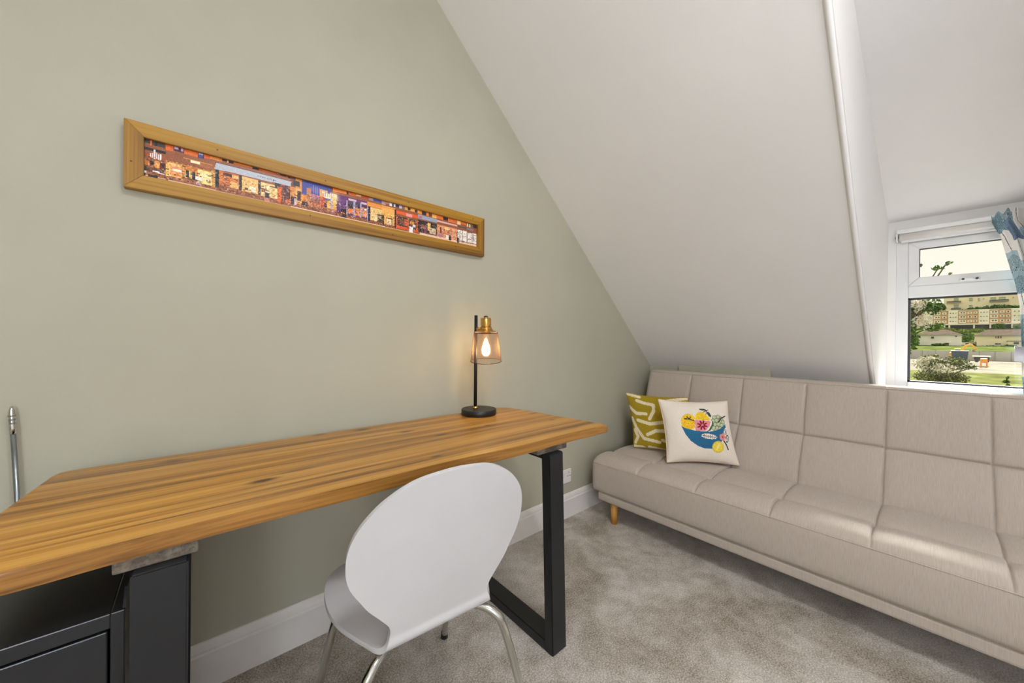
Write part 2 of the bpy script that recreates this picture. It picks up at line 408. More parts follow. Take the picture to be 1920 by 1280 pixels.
# ------------------------------------------------------------------ curtain
def curtain():
    t = thing('curtain', 'blue and white patchwork curtain with fan motifs gathered at the right of the window', 'curtain', (3.47, -2.0, .5))
    nu, nv = 200, 300
    zt, zb = 1.868, .62
    ledge = [(1.87, -1.738), (1.825, -1.742), (1.734, -1.775), (1.566, -1.808), (1.473, -1.827), (1.351, -1.842), (1.201, -1.847), (1.08, -1.852), (1.04, -1.852), (.95, -1.852), (.88, -1.858), (.60, -1.87)]
    zz = np.array([p[0] for p in ledge][::-1]); yy = np.array([p[1] for p in ledge][::-1])
    u = np.linspace(0, 1, nu)[:, None]; v = np.linspace(0, 1, nv)[None, :]
    z = zt - (zt-zb)*v + 0*u
    z = z + .055*u*(1-v)**3 * (u < 2) - .012*np.sin(u*37)*(1-v)**6
    L = np.interp(z, zz, yy); Wd = np.interp(z, [.6, 1.05, 1.5, 1.95], [.165, .145, .19, .20])
    y = L - Wd*u
    amp = np.interp(z, [.6, 1.05, 1.6, 1.95], [.030, .020, .026, .030])
    x = 3.485 + amp*np.sin(u*2*math.pi*2.3 + 1.2 + .6*np.sin(v*5)) + .008*np.sin(u*41+v*9) - .03*np.exp(-((z-1.06)/.05)**2)*0
    # the leading edge flops forward near the heading
    x = x - .05*np.exp(-(u/.10)**2)*np.clip((z-1.5)/.35, 0, 1)
    V = np.stack([x, y, z], -1).reshape(-1, 3)
    # patchwork in cloth coordinates
    uc = ((u[:-1]+u[1:])/2 + 0*v[:, :-1]); vc = ((v[:, :-1]+v[:, 1:])/2 + 0*u[:-1])
    s_ = uc*.62; t_ = vc*1.25                           # metres of cloth
    P = .118
    col_i = np.floor(s_/P); off = (col_i % 2)*.5 + .12
    row = np.floor(t_/P + off); fs = s_/P - col_i; ft = t_/P + off - row
    kind = (row*1 + col_i*2) % 3
    C = np.empty(fs.shape + (3,)); 
    base = {0: (150, 178, 188), 1: (238, 235, 230), 2: (172, 194, 202)}
    for k_, c_ in base.items(): C[kind == k_] = c_
    hsh = (np.sin(row*12.9898 + col_i*78.233)*43758.5) % 1
    C[(kind == 0) & (hsh > .72)] = (120, 140, 168)
    gsq = (kind == 1) & (hsh < .30) & (row == 2)
    C[gsq] = (176, 146, 76)
    a = np.arctan2(1.04-ft, fs-.5); r = np.hypot(1.04-ft, fs-.5)
    rays = (np.abs(((a*9.5) % 1) - .5) < .17) & (r > .10) & (r < .86) & (kind != 1)
    C[rays] = (46, 74, 90)
    stem = (kind == 1) & (np.abs(fs - .35 - .25*ft**2) < .03)
    C[stem] = (60, 76, 92)
    C[gsq & (np.abs(((a*9.5) % 1)-.5) < .2)] = (104, 78, 24)
    gridmesh('cloth', V, nu, nv, M_CURT, t, np_lin(C.reshape(-1, 3)))
    # heading tape and tie-back
    bm = bmesh.new()
    n = 40; ring = []
    for k in range(n+1):
        a = 2*math.pi*k/n
        ring.append((3.485 - .062*math.cos(a), -1.925 + .10*math.sin(a), 1.065 + .028*math.sin(a) + .004*math.cos(a)))
    prev = None
    for p in ring:
        q = [bm.verts.new((p[0], p[1], p[2] + h)) for h in (-.062, -.02, .022)]
        if prev:
            for i in range(2): bm.faces.new((prev[i], q[i], q[i+1], prev[i+1]))
        prev = q
    o = obj('tie_back', bm, M_LINING, t, smooth=True); o['label'] = 'grey tie-back band'
    sm = o.modifiers.new('thick', 'SOLIDIFY'); sm.thickness = .006
curtain()
RL = thing('curtain_rail', 'slim white curtain rail above the blind at the window head', 'rail', (3.5, -2.3, 1.93))
bm = bmesh.new(); box(bm, 3.565, -2.045, 1.925, 3.580, -1.87, 1.945, .003); obj('track', bm, M_UPVC, RL)
for y in (-1.88, -2.03):
    obj('bracket', B(3.575, y-.012, 1.92, 3.622, y+.012, 1.95, .002), M_UPVC, RL)
# ================================================================== furniture
# ------------------------------------------------------------------ desk
DT, DB = .780, .7475
D = thing('desk', 'rustic stained pine desk with black steel box legs against the sage wall', 'desk', (.5, -.36, 0))
front = []
for k in range(25):
    x = -.300 + (1.262+.300)*k/24
    front.append((x, -.643 + .006*math.sin(x*4.1+.4) + .004*math.sin(x*13+1) - (.010 if x > 1.24 else 0)))
poly = front + [(1.268, -.630), (1.256, -.55), (1.247, -.493), (1.236, -.42), (1.2276, -.342), (1.219, -.24), (1.210, -.160), (1.196, -.115), (1.172, -.090), (1.13, -.085)]
poly += [(.6, -.084), (-.245, -.083), (-.262, -.092), (-.270, -.12), (-.284, -.352)]
bm = bmesh.new(); prism(bm, poly, 'z', DB, DT)
es = [e for e in bm.edges if abs(e.verts[0].co.z - e.verts[1].co.z) < 1e-4]
bmesh.ops.bevel(bm, geom=es, offset=.0075, segments=4, affect='EDGES', profile=.5)
for f in bm.faces: f.normal_update(); f.material_index = 1 if abs(f.normal.z) < .55 else 0
o = obj('tabletop', bm, [M_PINE, M_PINE_EDGE], D, smooth=True)
es_ = o.modifiers.new('split', 'EDGE_SPLIT'); es_.split_angle = math.radians(50)
for (xa, xb) in ((-.106, .004), (.892, 1.044)):
    b_ = obj('batten', B(xa, -.632, .7225, xb, -.10, DB, .003), M_BATTEN, D); b_['label'] = 'weathered grey timber batten under the top'
def box_leg(xt, xb, wdt):
    bm = bmesh.new()
    def post(y0, y1, z0, z1, bev=.004):
        vs_ = box(bm, 0, y0, z0, 1, y1, z1)
        for v in vs_:
            t = v.co.z/.7225; x = xb + (xt-xb)*t; v.co.x = x + (wdt if v.co.x > .5 else 0)
    post(-.652, -.612, 0, .7225); post(-.140, -.100, 0, .7225); post(-.615, -.137, 0, .04); post(-.615, -.137, .70, .7225)
    bmesh.ops.remove_doubles(bm, verts=bm.verts, dist=1e-5)
    es = [e for e in bm.edges if len(e.link_faces) == 2 and e.calc_face_angle(0) > 1]
    bmesh.ops.bevel(bm, geom=es, offset=.003, segments=2, affect='EDGES')
    return bm
obj('leg', box_leg(-.083, -.084, .073), M_BLACKM, D); obj('leg', box_leg(.928, .956, .073), M_BLACKM, D)

# ------------------------------------------------------------------ pedestal cabinet
P = thing('pedestal_cabinet', 'black lacquered metal drawer pedestal under the left end of the desk', 'cabinet', (-.225, -.37, 0))
px0, px1, py0, py1 = -.362, -.0925, -.604, -.13
bm = bmesh.new()
box(bm, px0, py0, .02, px0+.018, py1, .647, .002); box(bm, px1-.018, py0, .02, px1, py1, .647, .002)
box(bm, px0+.017, py0, .621, px1-.017, py1, .647, .002); box(bm, px0+.01, py1-.01, .02, px1-.01, py1, .64); box(bm, px0+.01, py0+.002, .02, px1-.01, py1, .05)
obj('body', bm, M_BLACKC, P)
for x in (px0, px1-.004):   # upstanding lips of the tray top
    bm = bmesh.new(); prism(bm, [(py0+.004, .645), (py0+.03, .672), (py1, .672), (py1, .645)], 'x', x, x+.004); obj('top_lip', bm, M_BLACKC, P)
for k in range(3):
    z1 = .617 - k*.19; z0 = z1 - .186
    dr = obj('drawer', B(px0+.021, py0+.001, z0, px1-.021, py0+.30, z1, .002), M_BLACKC, P)
    bm = bmesh.new(); tube(bm, [(px0+.09, py0-.0, z1-.1), (px0+.09, py0-.02, z1-.1), (px1-.09, py0-.02, z1-.1), (px1-.09, py0, z1-.1)], .004, 8) if k else box(bm, px0+.1, py0-.006, z0+.01, px1-.1, py0+.002, z0+.03, .002)
    obj('handle', bm, M_BLACKC, dr)
for x in (px0+.03, px1-.03):
    for y in (py0+.04, py1-.04):
        bm = bmesh.new(); tube(bm, [(x, y, 0), (x, y, .021)], .014, 10); obj('foot', bm, M_BLACKM, P)

# ------------------------------------------------------------------ leaning steel pole
Lp = thing('metal_pole', 'slim silver metal pole leaning against the sage wall left of the desk', 'pole', (-.32, -.06, 0))
a_, b_ = Vector((-.305, -.045, .012)), Vector((-.3505, -.017, .945)); d_ = (b_-a_)
bm = bmesh.new(); tube(bm, [a_ + d_*t for t in (0, .3, .6, .93)], .0048, 14); obj('shaft', bm, M_STEEL, Lp, smooth=True)
bm = bmesh.new(); tube(bm, [a_ + d_*t for t in (.925, .94, .975, .99, 1.0)], [.0055, .0057, .0054, .0045, .002], 14); obj('end_cap', bm, M_CHROME, Lp, smooth=True)
bm = bmesh.new(); tube(bm, [a_ + d_*t for t in (-.012, .02)], .006, 12); obj('ferrule', bm, M_BLACKM, Lp)
bm = bmesh.new()
for t in (.952, .962, .972): tube(bm, [a_ + d_*t, a_ + d_*(t+.004)], .0061, 12)
obj('cap_ring', bm, M_STEEL, Lp)

# ------------------------------------------------------------------ desk chair
psi = math.radians(-4)
CA = Vector((math.cos(psi), math.sin(psi), 0)); CF = Vector((-math.sin(psi), math.cos(psi), 0)); C0 = Vector((.445, -.745, 0))
def cw(u, y, z): return C0 + CA*u + CF*y + Vector((0, 0, z))
CH = thing('desk_chair', 'white plastic shell chair on chrome legs pushed under the desk', 'chair', tuple(cw(0, .2, 0)))
th = math.radians(10)
seat = [(.398, .428, .012), (.394, .431, .055), (.382, .436, .10), (.361, .441, .135), (.342, .443, .161), (.306, .445, .190), (.262, .445, .207), (.216, .444, .214), (.162, .442, .2135), (.109, .439, .201), (.0585, .437, .178), (.034, .4345, .164), (.012, .4345, .152), (-.004, .440, .142), (-.0125, .452, .134)]
back = [(.03, .127), (.056, .1275), (.085, .148), (.115, .173), (.142, .190), (.175, .209), (.206, .2185), (.24, .2205), (.27, .2165), (.30, .2045), (.33, .183), (.358, .153), (.382, .112), (.394, .072), (.400, .015)]
st = seat + [(-math.sin(th)*v - .012*max(0, 1-v/.08)*0 - .006, .44 + math.cos(th)*v, w_) for v, w_ in back]
st = catmull([(a, b, c) for a, b, c in st], 4)
ns, nc = len(st), 29
V = []
for (y, z, w_) in st:
    w_ = max(w_, .004); bk = min(max((z-.46)/.12, 0), 1)
    for k in range(nc):
        s_ = -1 + 2*k/(nc-1); s_ = math.sin(s_*math.pi/2)
        u = w_*s_
        dy = bk*(.42*u*u - .004); dz = (1-bk)*(.16*u*u if y > .03 else .16*u*u*max(0, (y+.012)/.042))
        V.append(cw(u + .002, y + dy, z + dz))
sh = gridmesh('shell', np.array([tuple(v) for v in V]), ns, nc, M_CHAIR, CH)
m_ = sh.modifiers.new('thick', 'SOLIDIFY'); m_.thickness = .0115; m_.offset = 0
m_ = sh.modifiers.new('round', 'BEVEL'); m_.width = .0035; m_.segments = 3; m_.limit_method = 'ANGLE'; m_.angle_limit = math.radians(50)
def chair_leg(pts):
    bm = bmesh.new(); P_ = catmull(pts, 6); tube(bm, [cw(*p) for p in P_], .0105, 14)
    lg = obj('leg', bm, M_CHROME, CH, smooth=True)
    e = cw(*pts[-1]); bm = bmesh.new(); tube(bm, [e + Vector((0, 0, -.004)), e + Vector((0, 0, .018))], [.0135, .012], 12); obj('foot_cap', bm, M_BLACKM, lg)
chair_leg([(.03, .10, .419), (.09, .045, .421), (.128, .004, .420), (.152, -.022, .404), (.167, -.032, .375), (.20, -.042, .26), (.262, -.062, .006)])
chair_leg([(-.03, .10, .419), (-.09, .045, .421), (-.132, .012, .421), (-.160, -.006, .408), (-.178, -.014, .378), (-.205, -.03, .26), (-.262, -.062, .006)])
chair_leg([(.05, .14, .419), (.11, .20, .423), (.142, .235, .420), (.164, .262, .400), (.174, .279, .370), (.198, .338, .22), (.234, .435, .006)])
chair_leg([(-.05, .14, .419), (-.11, .19, .423), (-.150, .215, .421), (-.174, .232, .402), (-.182, .245, .370), (-.194, .315, .22), (-.207, .425, .006)])
bm = bmesh.new(); lathe(bm, [(0, .405), (.055, .405), (.075, .414), (.080, .424), (0, .424)], 0, 0, 24)
bmesh.ops.translate(bm, verts=bm.verts, vec=cw(0, .13, 0)); obj('mount_plate', bm, M_BLACKM, CH, smooth=True)

# ------------------------------------------------------------------ table lamp
lx, ly = .982, -.157
TL = thing('table_lamp', 'black and brass table lamp with lit bulb in smoked mesh shade on the desk', 'lamp', (lx, ly, DT))
bm = bmesh.new(); lathe(bm, [(0, DT), (.078, DT), (.080, DT+.003), (.080, DT+.023), (.0775, DT+.026), (0, DT+.026)], lx, ly, 48)
o = obj('base', bm, M_BLACKM, TL, smooth=True); o.modifiers.new('s', 'EDGE_SPLIT').split_angle = math.radians(40)
pxx, pyy = .9665, -.150
bm = bmesh.new(); tube(bm, [(pxx, pyy, DT+.026), (pxx, pyy, 1.234)], .0078, 16); obj('pole', bm, M_BLACKM, TL, smooth=True)
bm = bmesh.new(); lathe(bm, [(.0078, DT+.026), (.013, DT+.027), (.0125, DT+.033), (.0098, DT+.036), (.0078, DT+.038)], pxx, pyy, 20)
obj('collar', bm, M_BRASS, TL, smooth=True)
sx, sy = .985, -.202
bm = bmesh.new(); tube(bm, [(pxx-.002, pyy+.003, 1.172), (sx, sy, 1.172)], .0055, 12); obj('arm', bm, M_BRASS, TL, smooth=True)
bm = bmesh.new(); lathe(bm, [(0, 1.226), (.010, 1.226), (.010, 1.222), (.0225, 1.221), (.0235, 1.217), (.0235, 1.187), (.0215, 1.185), (.0215, 1.183), (.0255, 1.181), (.026, 1.172), (.031, 1.170), (.031, 1.163), (.024, 1.160), (.022, 1.152), (0, 1.152)], sx, sy, 32)
so = obj('socket', bm, M_BRASS, TL, smooth=True); so.modifiers.new('s', 'EDGE_SPLIT').split_angle = math.radians(40)
bm = bmesh.new(); lathe(bm, [(0, 1.231), (.008, 1.231), (.009, 1.226), (0, 1.2255)], sx, sy, 16); obj('cap', bm, M_BLACKM, so)
d2 = (Vector((pxx, pyy, 0)) - Vector((sx, sy, 0))).normalized()
left = Vector((-_r.x, -_r.y, 0))
kn = Vector((sx, sy, 1.172))
bm = bmesh.new(); tube(bm, [kn + left*.022, kn + left*.033, kn + left*.0335, kn + left*.042], [.005, .005, .0085, .0075], 14); obj('switch_knob', bm, M_BRASS, so)
# mesh shade: real wire lattice
def lattice():
    nseg, nring = 150, 60
    bmv = []
    prof = [(.022, 1.163), (.045, 1.1605), (.0535, 1.156)]
    prof += [(.0535 + (.0705-.0535)*t, 1.156 + (1.024-1.156)*t) for t in np.linspace(0, 1, nring-3)[1:]]
    V = [(sx + r*math.cos(2*math.pi*k/nseg), sy + r*math.sin(2*math.pi*k/nseg), z) for r, z in prof for k in range(nseg)]
    F = [(i*nseg+k, i*nseg+(k+1) % nseg, (i+1)*nseg+(k+1) % nseg, (i+1)*nseg+k) for i in range(len(prof)-1) for k in range(nseg)]
    me = bpy.data.meshes.new('shade'); me.from_pydata(V, [], F); me.update()
    o = bpy.data.objects.new('shade', me); COL.objects.link(o); me.materials.append(simple('bronze_wire_gauze', (140, 112, 90), .5, .4))
    wf = o.modifiers.new('wire', 'WIREFRAME'); wf.thickness = .00062; wf.use_even_offset = False
    o.parent = TL; o.matrix_parent_inverse = wm(TL).inverted(); o['label'] = 'fine bronze wire mesh shade'
    return o
shd = lattice()
M_RIM = simple('bronze_rim', (62, 42, 28), .4, .8)
for r, z in ((.0705, 1.024), (.0535, 1.156)):
    bm = bmesh.new(); tube(bm, [(sx + r*math.cos(a), sy + r*math.sin(a), z) for a in np.linspace(0, 2*math.pi, 49)], .0014, 6, cap=False)
    obj('shade_rim', bm, M_RIM, shd)
bm = bmesh.new(); lathe(bm, [(.013, 1.152), (.014, 1.135), (.020, 1.115), (.0285, 1.09), (.031, 1.072), (.028, 1.055), (.018, 1.043), (0, 1.039)], sx, sy, 24)
bu = obj('bulb', bm, M_GLASSB, TL, smooth=True)
bm = bmesh.new(); lathe(bm, [(0, 1.118), (.009, 1.108), (.0165, 1.090), (.0195, 1.074), (.017, 1.059), (.009, 1.049), (0, 1.046)], sx, sy, 20)
fi = obj('filament', bm, M_BULB, bu, smooth=True)
# the head is tilted a little, its top towards the room
tilt = Matrix.Translation((sx, sy, 1.172)) @ Matrix.Rotation(math.radians(8), 4, Vector((_r.x, _r.y, 0))) @ Matrix.Translation((-sx, -sy, -1.172))
for o_ in [so, shd, bu] + list(so.children) + list(shd.children) + list(bu.children): o_.data.transform(tilt)
# ------------------------------------------------------------------ framed panorama
F0, F1, G0, G1 = -.160, 1.100, 1.545, 1.738     # outer x, z
fw_ = .0405
PF = thing('framed_picture', 'long rustic wooden frame holding a panoramic night photo of lit shopfronts', 'picture', ((F0+F1)/2, 0, (G0+G1)/2))
def fr(name, pts, m):
    bm = bmesh.new(); prism(bm, pts, 'y', -.028, -.001)
    bmesh.ops.bevel(bm, geom=list(bm.edges), offset=.0012, segments=2, affect='EDGES')
    obj(name, bm, m, PF)
ix0, ix1, iz0, iz1 = F0+fw_, F1-fw_, G0+fw_+.002, G1-fw_
fr('frame_rail', [(F0, G1), (F1, G1), (ix1, iz1), (ix0, iz1)], M_FRAMEX); fr('frame_rail', [(F0, G0), (ix0, iz0), (ix1, iz0), (F1, G0)], M_FRAMEX)
fr('frame_stile', [(F0, G0), (F0, G1), (ix0, iz1), (ix0, iz0)], M_FRAMEZ); fr('frame_stile', [(F1, G0), (ix1, iz0), (ix1, iz1), (F1, G1)], M_FRAMEZ)
M_NAIL = simple('dark_brown_knot', (74, 50, 20), .6)
for x, z in ((.045, 1.718), (.31, 1.571), (.62, 1.562), (.69, 1.716), (.93, 1.566), (1.03, 1.722), (-.145, 1.62), (.36, 1.712)):
    bm = bmesh.new(); tube(bm, [(x, -.0284, z), (x, -.0275, z)], .0026, 8); obj('nail_head', bm, M_NAIL, PF)
PRINT_AW = [(.139, .175), (.315, .175), (.314, .318), (.136, .345)]
PRINT=[(0,-3,12,11,62,58,62),(12,-2,15,15,228,118,48),(15,-2,39,14,72,66,64),(22,0,25,14,38,32,34),(0,16,15,17,222,140,70),(1,22,41,28,40,40,42),(0,39,41,44,170,88,44),(0,58,41,59,172,90,40),(2,55,11,67,214,130,60),(12,53,19,63,38,32,34),(20,52,29,68,226,150,70),(30,51,41,79,96,52,40),(0,70,41,82,120,80,60),(0,92,41,94,236,200,170),(10,89,27,95,44,40,40),(17,77,29,80,240,236,235),(0,82,6,86,240,236,235),(27,80,39,82,240,236,235),(0,89,4,94,38,32,34),(2,70,7,80,60,50,50),(41,-2,55,17,230,110,46),(54,-3,76,13,70,44,66),(57,1,64,9,214,168,200),(68,1,74,10,214,168,200),(75,0,101,15,226,112,50),(101,-3,114,15,60,50,96),(103,0,112,6,196,196,226),(103,9,111,13,60,80,160),(114,-1,127,12,224,104,52),(127,-2,152,10,232,140,64),(41,24,139,12,132,70,50),(73,25,131,26,214,156,92),(87,27,107,33,252,240,190),(107,26,139,39,170,104,62),(41,44,135,75,206,130,60),(44,46,71,82,244,190,120),(49,54,70,75,236,160,100),(53,60,70,66,244,225,205),(49,74,70,78,228,140,80),(71,41,74,85,190,120,60),(74,44,100,44,220,130,60),(76,56,97,76,240,196,120),(78,57,85,75,52,40,40),(90,57,97,78,52,40,40),(102,46,129,84,246,214,140),(106,55,125,74,250,226,170),(41,51,45,83,226,180,90),(129,40,137,87,206,150,80),(45,91,139,103,222,180,150),(97,66,103,75,240,236,235),(104,68,109,77,240,236,235),(100,63,103,65,38,32,34),(106,63,109,66,38,32,34),(99,76,109,79,38,32,34),(99,82,108,88,200,170,170),(48,87,55,91,90,60,50),(126,4,152,10,232,140,64),(151,-1,163,7,50,50,58),(163,-2,165,9,236,190,130),(165,-2,177,8,46,46,52),(176,-2,219,7,234,132,58),(219,-3,235,8,66,56,62),(234,-2,275,6,226,104,48),(273,1,286,3,200,170,160),(286,-3,301,5,50,44,50),(301,-3,308,8,200,90,60),(307,-2,320,9,80,44,46),(137,15,315,19,92,60,66),(137,34,146,84,44,46,50),(146,36,190,75,206,120,60),(147,37,176,41,224,110,60),(154,39,174,47,70,50,46),(174,40,188,48,244,190,110),(150,56,168,71,196,110,66),(169,60,188,76,242,180,104),(155,72,168,74,120,60,50),(189,35,195,76,56,46,50),(195,37,233,79,242,190,116),(196,51,226,47,90,80,64),(201,66,210,73,90,64,60),(213,60,228,75,250,232,200),(195,40,231,37,236,160,80),(233,37,239,79,64,50,50),(239,40,280,80,244,206,140),(240,57,250,68,150,90,60),(252,48,260,63,252,235,190),(261,45,275,48,120,80,60),(248,59,255,61,38,32,34),(264,59,273,75,236,190,120),(274,32,287,49,50,44,48),(146,80,284,58,110,90,96),(127,94,335,110,214,172,156),(127,90,196,84,150,110,96),(248,68,259,82,60,52,60),(249,83,261,94,206,140,120),(280,42,292,89,214,96,40),(290,27,306,43,90,50,60),(290,29,298,35,220,60,60),(296,42,315,79,96,52,56),(301,71,313,86,196,100,70),(290,45,292,94,34,30,34),(319,12,333,27,60,48,52),(313,-4,348,81,214,140,70),(313,-2,326,32,120,70,60),(321,10,337,27,52,42,46),(326,32,341,76,226,170,100),(331,40,340,70,70,50,46),(343,16,357,78,232,140,50),(314,61,330,85,60,50,56),(324,65,330,85,200,180,186),(344,69,360,81,56,44,46),(344,-2,425,46,66,74,150),(363,16,396,31,104,96,160),(366,38,399,53,180,120,130),(357,23,369,72,196,130,90),(369,52,400,67,150,96,80),(366,66,408,78,206,112,62),(394,17,416,42,244,170,80),(399,22,411,28,255,240,180),(406,25,427,42,250,230,180),(395,40,408,78,196,84,50),(407,58,412,73,80,50,50),(414,46,427,80,240,180,90),(425,36,433,81,186,170,190),(432,34,444,78,236,170,80),(434,35,443,41,80,60,60),(425,-1,431,17,110,60,60),(431,-1,443,14,232,116,50),(444,-3,462,12,236,130,60),(445,5,460,4,80,40,30),(462,-2,474,12,240,140,70),(473,-4,480,12,70,50,60),(480,-2,504,10,228,112,50),(504,-2,520,9,244,190,130),(520,-1,547,9,214,84,48),(547,-2,561,12,170,140,150),(561,-2,590,11,74,90,160),(590,0,604,15,190,150,140),(422,22,444,31,244,226,216),(444,20,543,80,98,58,112),(453,32,473,74,110,66,120),(467,23,539,29,120,62,110),(479,24,504,30,220,190,190),(520,25,539,31,220,190,200),(476,32,496,76,90,70,90),(477,42,495,55,70,62,70),(477,56,495,74,226,130,80),(501,32,519,77,80,64,80),(502,50,517,76,214,130,80),(521,34,541,77,70,60,76),(522,44,540,75,220,140,100),(530,46,538,51,230,236,255),(473,31,477,80,190,180,200),(496,26,501,81,170,160,190),(517,28,522,80,170,160,190),(541,32,546,85,160,150,180),(544,33,551,85,50,36,50),(541,19,602,34,234,150,70),(551,35,603,80,242,200,130),(566,60,603,80,240,210,160),(576,54,597,80,84,64,50),(580,58,595,69,200,170,130),(314,91,446,116,238,206,196),(360,71,443,79,180,110,80),(446,92,603,134,232,194,176),(456,63,473,92,50,36,40),(457,75,465,80,236,100,50),(591,-2,620,9,190,150,140),(619,-1,628,13,240,236,235),(628,-2,635,13,70,60,80),(635,-1,641,14,230,226,240),(641,-1,655,12,70,64,90),(654,-2,664,13,210,206,226),(664,-2,677,14,150,110,110),(677,-2,734,14,240,180,90),(687,2,698,12,70,46,50),(715,3,727,13,90,60,60),(734,-2,743,16,240,150,60),(746,-1,762,15,64,52,60),(763,0,774,15,240,140,60),(774,1,787,14,120,64,50),(787,0,807,16,244,180,90),(807,0,836,15,232,124,56),(836,2,858,15,66,44,56),(858,1,902,16,226,120,60),(902,2,917,18,250,215,160),(917,3,947,13,226,110,46),(946,1,979,18,120,96,80),(949,3,955,19,230,210,150),(960,5,966,19,230,210,150),(979,3,1010,16,60,46,46),(591,19,641,84,240,178,96),(591,54,600,91,90,70,56),(606,58,629,84,80,64,56),(608,61,626,83,236,205,160),(591,21,640,25,232,140,80),(637,21,644,89,60,32,36),(643,23,727,35,234,96,44),(682,25,705,36,236,160,150),(643,43,728,88,222,92,44),(648,44,691,79,80,60,56),(655,51,672,74,120,76,56),(673,48,691,74,190,90,60),(692,43,723,80,96,74,60),(697,51,714,64,226,150,70),(708,62,719,72,230,220,226),(728,19,809,34,150,166,190),(732,24,745,31,196,110,110),(728,39,808,84,56,46,48),(768,41,782,71,238,190,110),(741,54,766,70,140,96,80),(777,59,805,82,206,180,150),(786,39,803,53,60,52,50),(754,64,766,91,130,70,90),(809,22,902,28,226,176,170),(809,38,900,88,222,150,110),(822,46,829,77,120,60,30),(844,42,864,51,240,200,130),(841,54,894,70,200,130,90),(874,56,894,80,210,150,110),(809,72,839,89,196,130,130),(849,73,864,88,244,226,220),(902,24,1010,29,84,80,88),(947,23,982,30,120,130,150),(982,22,1010,34,160,72,52),(902,40,1008,81,96,70,72),(903,40,926,85,240,230,220),(928,39,949,83,240,230,220),(951,41,973,83,240,230,220),(975,40,997,84,240,230,220),(1001,38,1007,84,240,230,220),(905,52,923,55,190,170,160),(910,60,918,85,200,180,170),(931,60,947,62,180,110,90),(955,67,972,71,170,140,130),(977,43,985,76,190,170,165),(591,93,737,134,240,206,188),(736,86,1014,130,238,200,178),(694,71,709,94,240,236,235),(863,72,872,92,36,30,36),(902,74,909,98,44,34,40),(926,81,934,89,120,80,80)]
def photo():
    nx, nz = 640, 60
    img = np.empty((nx, nz, 3)); img[:] = (150, 90, 60)
    S = ((np.arange(nx)+.5)/nx)[:, None]; T = ((np.arange(nz)+.5)/nz)[None, :]
    def R_(a, b, c, d, col): img[(S >= a) & (S < c) & (T >= b) & (T < d)] = col
    def poly(pts, col):
        ins = np.zeros((nx, nz), bool); n = len(pts)
        for i in range(n):
            (x1, y1), (x2, y2) = pts[i], pts[(i+1) % n]
            cnd = (y1 > T) != (y2 > T)
            ins ^= cnd & (S < (x2-x1)*(T-y1)/((y2-y1) if y2 != y1 else 1e-9) + x1)
        img[ins] = col
    aw_done = False
    for (a, b, c, d, r, g, bl) in PRINT:
        R_(a/1000, b/100, c/1000, d/100, (r, g, bl))
    poly(PRINT_AW, (186, 190, 200))
    for k in range(9):                                    # faint grey lettering marks on the awning
        s0 = .232 + k*.0052; R_(s0, .235, s0+.003, .275, (132, 130, 138))
    poly([(.268, .235), (.272, .235), (.272, .285), (.268, .285)], (60, 60, 66))
    for k, (h0, h1) in enumerate(((.35, .44), (.33, .45), (.24, .46), (.30, .45), (.34, .46), (.32, .46))):   # white sign marks on the dark fascia
        s0 = .012 + k*.0036; R_(s0, h0, s0+.0022, h1, (240, 238, 236))
    # light strings in the blue dusk sky of the lane, glow of lamp
    for k in range(11):
        s0 = .375 + k*.0058; R_(s0, .10 + .010*k, s0+.0016, .36, (150, 140, 190))
    gl = np.exp(-(((S-.438)/.012)**2 + ((T-.34)/.16)**2)); img[:] = img + (np.array((255, 226, 160))-img)*gl[..., None]*.9
    # speckle of goods, people and reflections
    rs = np.random.RandomState(3)
    n1 = rs.rand(nx//2, nz//2).repeat(2, 0).repeat(2, 1); n2 = rs.rand(nx, nz)
    mask = ((T > .42) & (T < .90))
    img += ((n1-.5)*70*mask + (n2-.5)*26)[..., None]*np.array((1, .9, .8))
    edge = (n1 > .93) & mask; img[edge] *= .45
    hi = (n1 < .05) & mask; img[hi] = img[hi]*.4 + np.array((250, 225, 190))*.6
    img = np.clip(img, 0, 255)
    xs = np.linspace(ix0-.003, ix1+.003, nx+1); zs = np.linspace(iz1+.003, iz0-.003, nz+1)
    X, Zz = np.meshgrid(xs, zs, indexing='ij')
    V = np.stack([X, np.full_like(X, -.016), Zz], -1).reshape(-1, 3)
    gridmesh('print', V, nx+1, nz+1, M_PRINT, PF, np_lin(img.reshape(-1, 3)), smooth=False)
    obj('backing_board', B(ix0-.01, -.0145, iz0-.01, ix1+.01, -.004, iz1+.01), M_BLACKM, PF)
photo()
# ------------------------------------------------------------------ wall socket
WS = thing('wall_socket', 'white plastic power socket low on the sage wall behind the desk leg', 'socket', (1.779, 0, .26))
obj('plate', B(1.736, -.009, .218, 1.822, 0, .304, .003), M_TRIM, WS)
obj('rocker', B(1.750, -.0125, .262, 1.768, -.006, .290, .002), M_TRIM, WS)
for x, z, wx, wz in ((1.797, .284, .0035, .010), (1.787, .262, .008, .004), (1.807, .262, .008, .004)):
    obj('pin_hole', B(x-wx/2, -.0096, z-wz/2, x+wx/2, -.008, z+wz/2), M_SEAL, WS)
for x in (1.742, 1.816):
    bm = bmesh.new(); tube(bm, [(x, -.0098, .261), (x, -.008, .261)], .003, 8); obj('screw', bm, M_STEEL, WS)
